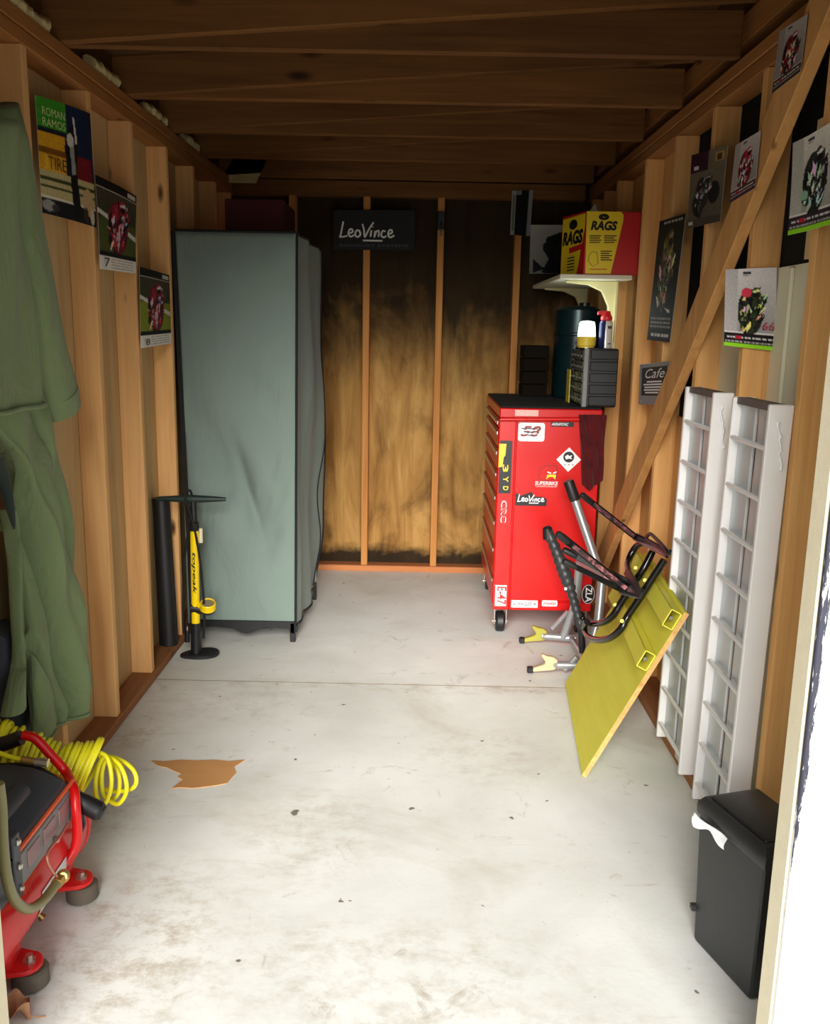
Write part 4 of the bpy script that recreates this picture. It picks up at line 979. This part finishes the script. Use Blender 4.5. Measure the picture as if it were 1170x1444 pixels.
#==COMP==
# ------------------------------------------------------------------ air compressor
t = thing('air_compressor', 'red pancake-free portable air compressor with grey motor cover in the left front corner', 'compressor', (-.92, 2.0, 0))
t['label'] = 'red portable air compressor with dark grey motor cover in the left front corner'
tc = V(-.925, 0, .195); tr_ = .135
prof = [(0, 1.665), (.05, 1.668), (.10, 1.682), (.125, 1.705), (tr_, 1.74), (tr_, 2.25), (.128, 2.285), (.105, 2.315), (.06, 2.335), (0, 2.34)]
tk = MB().lathe(prof, tc, (0, 1, 0), 40).build('tank', REDTANK, t)
MB().lathe([(tr_+.001, 2.238), (tr_+.003, 2.242), (tr_+.003, 2.250), (tr_+.001, 2.254)], tc, (0, 1, 0), 40).build('weld_seam', REDTANK, tk)
for (x, y) in ((-.800, 1.865), (-.800, 2.195), (-1.04, 1.865), (-1.04, 2.195)):
    s_ = 1 if x > -.9 else -1
    br = []
    for k in range(9):
        a = math.pi*k/8; br.append((s_*(.0+.040*math.sin(a)), -.040*math.cos(a)))
    poly = [(-s_*.05, -.055)]+[(p[0], p[1]*1.05) for p in br]+[(-s_*.05, .055)]
    lug = MB().prism(poly, (x-s_*.01, y, .050), NX, (0, 1, 0), (0, 0, .012)).prism([(-s_*.055, -.05), (-s_*.02, -.03), (-s_*.02, .03), (-s_*.055, .05)], (x-s_*.01, y, .055), NX, (0, 1, 0), (0, 0, .06)).build('foot_bracket', REDTANK, t, bevel=.003)
    MB().lathe([(.034, 0), (.042, .004), (.042, .040), (.036, .046), (0, .046)], (x, y, .002), seg=24).build('rubber_foot', pm('grey_rubber', (92, 84, 72), .8, 0, .2, 20), lug)
    MB().lathe([(.016, .060), (.016, .066), (.009, .066), (.009, .078), (0, .078)], (x, y, .002), seg=6).build('bolt', CHROME, lug)
# motor cover
mY0, mY1 = 1.70, 2.135
sec = [(-1.06,.30),(-1.065,.37),(-1.03,.408),(-.95,.425),(-.885,.418),(-.835,.398),(-.805,.382),(-.795,.372),(-.795,.31),(-.80,.27),(-.84,.262)]
MB().prism([(a, b) for a, b in sec], (0, mY0, 0), NX, NZ, (0, mY1-mY0, 0)).build('motor_cover', DGREY, t, bevel=.01, segs=2)
MB().tube([(-.87, 1.88, .402), (-.87, 2.03, .402)], .026, 16).build('cover_ridge', DGREY, t)
MB().box(-.797, -.788, 1.80, 2.165, .362, .372).build('trim_strip', ORANGE, t, bevel=.002)
pn_ = MB().box(-.797, -.790, 1.84, 2.15, .275, .355).build('side_panel', MGREY, t, bevel=.003)
for k in range(3): MB().box(-.791, -.787, 1.87+k*.09, 1.94+k*.09, .30, .345).build('vent', pm('vent_pinkish', (150, 118, 120), .4, .2), pn_, bevel=.002)
MB().box(-.798, -.786, 1.80, 1.835, .26, .42).build('end_bracket', DGREY, t, bevel=.003)
for y, z in ((1.818, .40), (1.818, .34), (1.818, .285), (2.13, .283), (2.02, .283)): MB().lathe([(.009, 0), (.009, .005), (.005, .009), (0, .009)], (-.787, y, z), (1, 0, 0), 10).build('bolt', CHROME, t)
# carrying handle: red tube with a black grip
hy = 2.225
hp = [at(-30, 1050, 'y', hy), at(15, 1042, 'y', hy), at(32, 1036, 'y', hy), at(50, 1042, 'y', hy), at(72, 1065, 'y', hy), at(94, 1090, 'y', hy), at(104, 1112, 'x', -.785), at(107, 1140, 'x', -.770), at(109, 1172, 'x', -.770), at(106, 1195, 'x', -.775), at(95, 1216, 'x', -.790)]
MB().tube(hp[2:], .0125, 14, sub=6).build('handle', RED, t, smooth=1.2)
MB().tube([at(-40, 1052, 'y', hy), at(0, 1050, 'y', hy), at(30, 1040, 'y', hy)], .020, 14, sub=4).build('grip', RUBBER, t)
MB().tube([at(-30, 1082, 'y', 2.16), at(20, 1079, 'y', 2.16), at(50, 1083, 'y', 2.15), at(78, 1100, 'y', 2.15), at(100, 1118, 'y', 2.15), at(118, 1132, 'y', 2.16), at(138, 1143, 'y', 2.17), at(146, 1147, 'y', 2.17)], [.006, .007, .008, .010, .014, .024, .026, .018], 14, sub=5).build('power_lead', RUBBER, t, smooth=1.2)
MB().tube([at(84, 1104, 'y', 2.14), at(96, 1125, 'y', 2.13), at(112, 1145, 'y', 2.14), at(118, 1160, 'y', 2.16), at(114, 1172, 'y', 2.18)], .0055, 8, sub=4).build('cable', RUBBER, t, smooth=1.2)
cp_ = MB().tube([at(30, 1071, 'y', 2.13), at(50, 1074, 'y', 2.13)], .0095, 12).build('coupler', BRASS, t)
MB().tube([at(50, 1074, 'y', 2.13), at(68, 1076, 'y', 2.13)], .0115, 8).build('coupler_nut', CHROME, t)
HOSE = pm('olive_hose', (122, 116, 74), .35, 0, .15, 14)
hx = lambda u, v, x=-.755: at(u, v, 'x', x)
MB().tube([hx(-2, 1105), hx(2, 1140), hx(4, 1190), hx(9, 1235), hx(20, 1268), hx(40, 1282), hx(62, 1269), hx(80, 1246)], .0115, 14, sub=6).build('braided_hose', HOSE, t, smooth=1.2)
MB().tube([hx(79, 1247), hx(86, 1239)], .014, 8).build('hose_nut', BRASS, t)
MB().lathe([(.012,-.01),(.016,-.006),(.016,.016),(.010,.02),(0,.02)], hx(89, 1235), (.3,-.8,.4), 12).build('valve', BRASS, t)
MB().tube([hx(95, 1162, -.775), hx(84, 1180, -.77), hx(68, 1200, -.765), hx(67, 1215, -.76), hx(73, 1228, -.757), hx(80, 1236, -.755)], .0036, 8, sub=5).build('copper_line', pm('copper_pink', (196, 128, 110), .4, .6), t, smooth=1.2)
# rating label wrapped on the tank side
def lab(u, v):
    a = math.radians(2-34*v); y = 1.93+.15*u; return V(tc.x+(tr_+.0018)*math.cos(a), y, tc.z+(tr_+.0018)*math.sin(a))
MB().grid(4, 8, lab).build('rating_label', pm('label_grey', (204, 208, 208), .4), tk, smooth=1)
MB().tube([(-.88, 2.06, .062), (-.86, 2.06, .045), (-.85, 2.06, .035)], [.008, .008, .011], 10).build('drain_valve', BRASS, t)

# yellow coiled air hose draped over the handle
pts = []
a0, a1 = at(-25, 1062, 'y', 2.30), at(132, 1086, 'y', 2.40)
NL = 24
N = NL*22
ax = (a1-a0); axn = ax.normalized(); side = V(-.45, 1, 0).normalized(); upv = V(0, 0, 1); rc = random.Random(3)
jr = [rc.uniform(-.009, .009) for _ in range(NL+8)]; jl = [rc.uniform(-.018, .018) for _ in range(NL+8)]
def jit(tab, f): i_ = int(f); return tab[i_]*(1-(f-i_))+tab[i_+1]*(f-i_)
for k in range(N+1):
    s_ = k/N; f_ = s_*NL; a = 2*math.pi*f_
    c = a0+ax*s_+V(0, 0, .014*math.sin(s_*6.5+.6))
    rx_, rz_ = .066+jit(jr, f_), .084+.010*math.sin(s_*5+2)+jit(jr, f_)
    p_ = c+side*math.cos(a)*rx_+upv*math.sin(a)*rz_+axn*((.012+.030*s_)*math.sin(a)+.02*math.cos(a)+jit(jl, f_)*.6); pts.append(p_)
zf = lambda x, y, Y: at(x/2.982, 960+y/2.982, 'y', Y)
fan = [(412,300,2.40),(450,322,2.38),(468,400,2.36),(462,470,2.36),(436,520,2.37),(408,495,2.39),(402,420,2.42),(420,345,2.43),(452,318,2.42),(500,350,2.39),(527,410,2.37),(530,470,2.37),(500,516,2.38),(462,506,2.40),(432,470,2.43),(430,380,2.45),(455,322,2.45),(510,335,2.43),(556,370,2.41),(573,412,2.40),(562,448,2.40),(515,464,2.42),(455,462,2.45),(420,430,2.47),(425,350,2.47),(470,345,2.44),(500,400,2.42),(498,470,2.42),(470,500,2.44),(440,490,2.46)]
tm = MB(); fl_ = [zf(*p_) for p_ in fan]
for i_ in range(len(fl_)-1):
    p1_, p2_ = fl_[i_], fl_[i_+1]; p0_ = fl_[max(0, i_-1)]; p3_ = fl_[min(len(fl_)-1, i_+2)]
    for k in range(6):
        u_ = k/6; pts.append(.5*((2*p1_)+(p2_-p0_)*u_+(2*p0_-5*p1_+4*p2_-p3_)*u_*u_+(3*p1_-p0_-3*p2_+p3_)*u_**3))
t2 = thing('coiled_air_hose', 'bright yellow coiled air hose draped over the red compressor handle', 'hose', (-.9, 2.36, .25))
MB().tube(pts, .0066, 7).build('coil', YHOSE, t2, smooth=1.5)
MB().tube([pts[0]+V(-.03, 0, 0), pts[0]], .009, 10).build('fitting', BRASS, t2)
MB().tube([at(-10, 1058, 'y', 2.15), at(10, 1066, 'y', 2.14), at(30, 1071, 'y', 2.13)], .0062, 8, sub=4).build('hose_end', YHOSE, t2, smooth=1.4)

# ------------------------------------------------------------------ small things on the floor
pp = [(213,1073),(232,1074),(255,1072),(275,1073),(300,1072),(322,1074),(345,1072),(338,1077),(330,1082),(333,1090),(326,1098),(320,1105),(305,1108),(290,1110),(272,1112),(256,1111),(242,1112),(250,1106),(258,1100),(250,1096),(256,1092),(246,1088),(236,1083),(222,1080)]
w3 = [at(a, b, 'z', 0) for a, b in pp]
tag(MB().prism([(q.x, q.y) for q in w3], (0, 0, .0), NX, (0, 1, 0), (0, 0, .0025)).build('floor_patch', TAN, smooth=0), 'flat tan patch with ragged edges on the pale concrete floor', 'patch')
lp_ = at(22, 1432, 'z', .012)
def leaf(u, v):
    a = (u-.5)*2; w_ = .034*max(.05, (1-abs(a)**2.4)); return V(lp_.x+a*.034, lp_.y+(v-.5)*2*w_, .004+.030*abs(v-.5)*2+.012*math.sin(9*u+5*v)+.010)
t = thing('dead_leaf', 'curled brown dead leaf on the floor by the left door jamb', 'leaf', (lp_.x, lp_.y, 0))
LEAFM = pm('dry_leaf', (186, 136, 98), .8, 0, .35, 60, .4)
MB().grid(14, 8, leaf, (0, 0, -.001)).build('blade', LEAFM, t, smooth=1.4)
MB().tube([lp_+V(.034, 0, .0), lp_+V(.05, .006, -.008), lp_+V(.062, .01, -.010)], .0015, 6).build('stalk', LEAFM, t)
#==POSTERS==
# ------------------------------------------------------------------ sheets pinned to the walls
XLP, XRP = -1.050, 1.080
def quad(axis, val, *px): return [at(u, v, axis, val) for u, v in px]
RN, LN, BNN = V(-1, 0, 0), V(1, 0, 0), V(0, -1, 0)
# left wall 1: green and yellow poster
A = Art(72, 96, (24, 34, 60))
A.grad(0, .3, (18, 40, 70), (24, 28, 44)).rect(0, 0, .46, .25, (60, 150, 40)).rect(.46, 0, 1, .55, (22, 36, 66))
A.rect(0, .29, .42, .62, (214, 158, 34)).rect(.0, .42, .45, .47, (120, 76, 20)).rect(.08, .48, .40, .6, (226, 176, 50))
A.rect(.62, .42, .95, .66, (120, 22, 34)).rect(.0, .62, 1, .84, (188, 178, 128)).rect(.0, .67, 1, .695, (64, 70, 40)).rect(0, .74, 1, .76, (70, 76, 44)).rect(0, .84, 1, .86, (222, 218, 200)).rect(0, .86, 1, 1, (28, 28, 34))
A.ell(.1, .92, .1, .05, (150, 150, 150)).ell(.2, .93, .06, .03, (60, 60, 64))
A.poly([(.42,.28),(.6,.12),(.66,.3),(.62,.6),(.68,.96),(.52,.96),(.48,.6),(.4,.4)], (20, 22, 26)).ell(.52, .30, .07, .06, (210, 210, 208)).poly([(.5,.36),(.58,.34),(.6,.58),(.52,.6)], (150, 156, 150)).poly([(.58,.08),(.62,.1),(.66,.3),(.62,.32)], (220, 220, 216))
A.ell(.84, .8, .12, .12, (196, 168, 128)).ell(.78, .92, .05, .07, (60, 50, 40)).ell(.92, .92, .05, .07, (210, 200, 180)).noise(7)
q = quad('x', XLP, (50, 134), (129, 160), (60, 300), (138, 321))
o = poster('wall_poster', 'green and yellow racing poster nearest the green jacket, top of the left wall', q, A, LN, lambda u, v: .006*math.sin(u*4))
def on(q, u, v, n, off=.008): return (q[0]*(1-u)+q[1]*u)*(1-v)+(q[2]*(1-u)+q[3]*u)*v+n*off
def ptext(par, q, txt, u0, v0, u1, v1, n, mat, off=.009, **k):
    xd = (on(q, u1, v0, n)-on(q, u0, v0, n)); yd = (on(q, u0, v0, n)-on(q, u0, v1, n))
    ob = textp('lettering', txt, on(q, (u0+u1)/2, (v0+v1)/2, n, off), xd, yd, xd.length, yd.length, mat, par, **k)
    return ob
GR = pm('print_pale_green', (206, 226, 150), .5); OR = pm('print_brown', (110, 60, 16), .5)
ptext(o, q, 'ROMAN', .04, .08, .42, .15, LN, GR); ptext(o, q, 'RAMOS', .04, .17, .42, .24, LN, GR); ptext(o, q, 'TIRE', .1, .49, .4, .6, LN, OR)
# left wall 2 and 3: motorcycle calendars
def calendar(day, grass):
    A = Art(64, 96, (44, 46, 34)); A.rect(0, 0, 1, .10, (26, 24, 22)).rect(0, .10, 1, .115, (190, 186, 170)).rect(.72, .03, .96, .08, (200, 196, 190))
    A.grad(.12, .4, (70, 64, 50), (52, 60, 40)).rect(0, .42, 1, .84, grass).poly([(0,.34),(1,.54),(1,.6),(0,.39)], (214, 212, 206))
    A.rider(.5, .5, .50, (190, 40, 60), (222, 206, 206)).rect(0, .80, 1, .845, (20, 22, 24)).rect(0, .845, 1, 1, (234, 232, 226))
    for k in range(4): A.dashes(.872+k*.03, .3, .92, .008, (150, 148, 144), 10)
    return A.noise(6)
A = calendar('7', (74, 84, 40)); q = quad('x', XLP, (134, 246), (192, 277), (138, 379), (195, 386))
o = poster('wall_calendar', 'calendar sheet marked 7 with red motorcycle on the left wall', q, A, LN, lambda u, v: .008*math.sin(u*3+v*2))
ptext(o, q, '7', .07, .87, .2, .97, LN, STK, .013)
A = calendar('8', (128, 140, 40)); q = quad('x', XLP, (195, 376), (240, 388), (197, 491), (243, 484))
o = poster('wall_calendar', 'calendar sheet with motorcycle on green grass beside the fabric wardrobe', q, A, LN, lambda u, v: .006*math.sin(u*3+1))
ptext(o, q, '8', .10, .89, .22, .97, LN, STK, .012)
# right wall sheets
def racer(bg, foot, body, acc, strip=None, sx=.55, sy=.52, z=.52, top=True):
    A = Art(64, 92, bg); A.grad(0, .8, bg, tuple(int(k*.72) for k in bg)).rect(0, .0, .24, .8, tuple(int(k*.82) for k in bg))
    if top: A.rect(.34, .04, .5, .07, (60, 60, 60)).rect(.34, .08, .46, .095, (120, 120, 120))
    A.rider(sx, sy, z, body, acc).rect(0, .82, 1, 1, foot).dashes(.86, .05, .95, .03, (214, 210, 208), 9).dashes(.92, .03, .97, .018, (170, 166, 164), 14).rect(.22, .855, .34, .895, (190, 40, 60))
    if strip: A.rect(0, .955, 1, 1, strip)
    return A.noise(6)
A = Art(48, 120, (30, 26, 20)); A.grad(0, 1, (34, 30, 22), (14, 13, 12)).rect(.0, .0, 1, .05, (20, 19, 18)).dashes(.02, .2, .9, .02, (180, 176, 170), 6).rider(.5, .42, .5, (110, 92, 56), (150, 136, 96), lean=.15)
A.poly([(.2,.62),(.3,.72),(.34,.7),(.28,.64)], (220, 220, 220)).poly([(.6,.72),(.86,.78),(.82,.74)], (210, 210, 210)).rect(0, .76, 1, 1, (10, 10, 10))
for y in (.80, .835, .87): A.dashes(y, .08, .92, .016, (150, 146, 142), 12)
A.dashes(.94, .15, .9, .018, (210, 208, 204), 5).noise(5)
poster('wall_poster', 'tall narrow black poster with dim rider beside the white shelf', quad('x', XRP, (930, 312), (967, 301), (912, 479), (944, 483)), A, RN)
A = Art(64, 84, (112, 104, 88)); A.grad(0, 1, (118, 108, 88), (84, 78, 68)).rect(0, 0, .52, .26, (56, 22, 44)).rect(.1, .17, .24, .22, (220, 214, 216)).rect(.70, .06, .94, .18, (176, 140, 84)).rect(.76, .08, .88, .16, (70, 50, 30))
A.ell(.74, .58, .16, .15, (24, 24, 26)).ell(.3, .7, .18, .17, (22, 22, 24)).rider(.42, .56, .36, (60, 58, 56), (170, 166, 160), lean=.5).rect(0, .9, 1, 1, (70, 64, 58)).rect(.03, .92, .16, .97, (200, 196, 190)).noise(6)
poster('wall_poster', 'brown and purple poster of a leaning motorcycle pinned left of the diagonal brace', quad('x', XRP, (975, 219), (1026, 204), (969, 322), (1015, 312)), A, RN)
XB = 1.046
A = racer((196, 188, 184), (70, 40, 46), (190, 36, 56), (226, 214, 210)); poster('wall_poster', 'small pale poster with red riders pinned midway up the diagonal brace', quad('x', XB, (1037, 205), (1072, 184), (1028, 287), (1064, 265)), A, RN)
A = racer((176, 170, 166), (60, 48, 44), (176, 44, 56), (210, 200, 196)); poster('wall_poster', 'small pale poster with red riders at the top end of the diagonal brace', quad('x', XB, (1099, 44), (1138, 20), (1088, 132), (1128, 101)), A, RN)
A = racer((226, 222, 212), (48, 40, 46), (54, 56, 52), (226, 228, 224), (150, 220, 40)); A.ell(.3, .62, .08, .05, (140, 190, 160))
poster('wall_poster', 'curling white and green poster on the right wall at the picture edge', quad('x', 1.076, (1122, 202), (1178, 168), (1120, 332), (1178, 316)), A, RN, lambda u, v: .012*max(0, .35-u)*2+.01*v*v)
A = racer((222, 216, 214), (30, 22, 28), (60, 66, 40), (226, 230, 150), (150, 220, 40), .52, .54, .46); A.ell(.42, .30, .1, .06, (214, 60, 80))
q = quad('y', RY_[1]-.012, (1023, 380), (1095, 377), (1020, 487), (1093, 495))
o = poster('wall_poster', 'white racing poster numbered 66 with lime bottom edge above the ramps', q, A, BNN, lambda u, v: .010*v*v*abs(u-.4))
RDP = pm('print_rose', (196, 60, 84), .5)
ptext(o, q, '66', .72, .66, .95, .76, BNN, STK, .0085, shear=.15); ptext(o, q, '66', .73, .665, .94, .755, BNN, RDP, .0095, shear=.15)
# cafe sign
t = thing('metal_sign', 'small black and silver metal sign screwed to the stud below the narrow poster', 'sign', at(918, 568, 'x', 1.086))
q = quad('x', 1.086, (903, 514), (944, 509), (901, 570), (942, 572))
MB().slab(q[0], q[1], q[3], q[2], (-.003, 0, 0)).build('plate', SILVER, t, bevel=.001)
i_ = [on(q, a, b, RN, .0035) for a, b in ((.10,.1),(.96,.1),(.96,.78),(.10,.78))]
pl_ = MB().slab(*i_, (-.001, 0, 0)).build('black_field', STK, t)
ptext(pl_, q, 'Cafe', .24, .14, .9, .36, RN, STW, .0055, shear=.35)
for k, (u0, u1) in enumerate(((.3, .8), (.18, .92), (.22, .88), (.2, .9), (.25, .7))): MB().slab(on(q, u0, .43+.065*k, RN, .0046), on(q, u1, .43+.065*k, RN, .0046), on(q, u1, .465+.065*k, RN, .0046), on(q, u0, .465+.065*k, RN, .0046), (-.0004, 0, 0)).build('text_line', STW, pl_)
for u, v in ((.08, .05), (.08, .92)): MB().tube([on(q, u, v, RN, .002), on(q, u, v, RN, .007)], .004, 8).build('screw', CHROME, t)
# back wall banner and sheets
q = quad('y', 5.635, (470, 296), (585, 296), (470, 352), (585, 353))
t = thing('wall_banner', 'black banner with white script lettering on the dark back wall', 'banner', at(527, 352, 'y', 5.64))
bb = MB().slab(q[0], q[1], q[3], q[2], (0, .006, 0)).build('cloth', pm('banner_black', (13, 13, 15), .7), t, bevel=.001)
c = at(517, 326, 'y', 5.632)
leovince(c, NX, NZ, at(557, 326, 'y', 5.632).x-at(479, 326, 'y', 5.632).x, .06).build('lettering', pm('banner_white', (232, 232, 228), .5), bb)
ptext(bb, q, 'EXHAUST SYSTEMS', .08, .86, .92, .92, BNN, STS, .003)
A = Art(24, 48, (18, 18, 18)); A.rect(0, 0, .2, 1, (150, 150, 140)).rect(.05, .1, .15, .9, (90, 96, 80)).rect(.78, 0, 1, 1, (130, 132, 136)).rect(.2, .0, .8, 1, (12, 12, 13)).rect(.2, 0, .45, .1, (120, 120, 118))
poster('wall_poster', 'small dark sheet with pale side borders high on the back wall stud', quad('y', 5.64, (722, 269), (752, 268), (719, 331), (747, 333)), A, BNN)
A = Art(40, 56, (168, 166, 158)); A.grad(0, 1, (176, 174, 164), (120, 118, 110)).poly([(.45,.25),(1,.1),(1,1),(.3,.98),(.5,.7),(.35,.5)], (22, 22, 24)).ell(.5, .45, .16, .12, (30, 30, 32)).ell(.85, .6, .2, .2, (40, 38, 36)).poly([(.1,.7),(.4,.9),(.1,.98)], (20, 20, 22))
poster('wall_poster', 'pale sheet with black shape behind the rag box on the back wall', quad('y', 5.64, (748, 317), (800, 317), (746, 386), (800, 386)), A, BNN)
t = thing('wall_hook', 'small black hook on the middle back wall stud', 'hook', at(622, 335, 'y', 5.64))
p = at(622, 312, 'y', 5.645)
MB().box(p.x-.022, p.x+.022, 5.634, 5.65, p.z-.05, p.z+.055).build('plate', BLACKP, t, bevel=.004)
MB().tube([p+V(0,-.01,-.01), p+V(0,-.05,-.03), p+V(0,-.06,-.065), p+V(0,-.045,-.085)], .007, 8, sub=4).build('prong', CHROME, t)
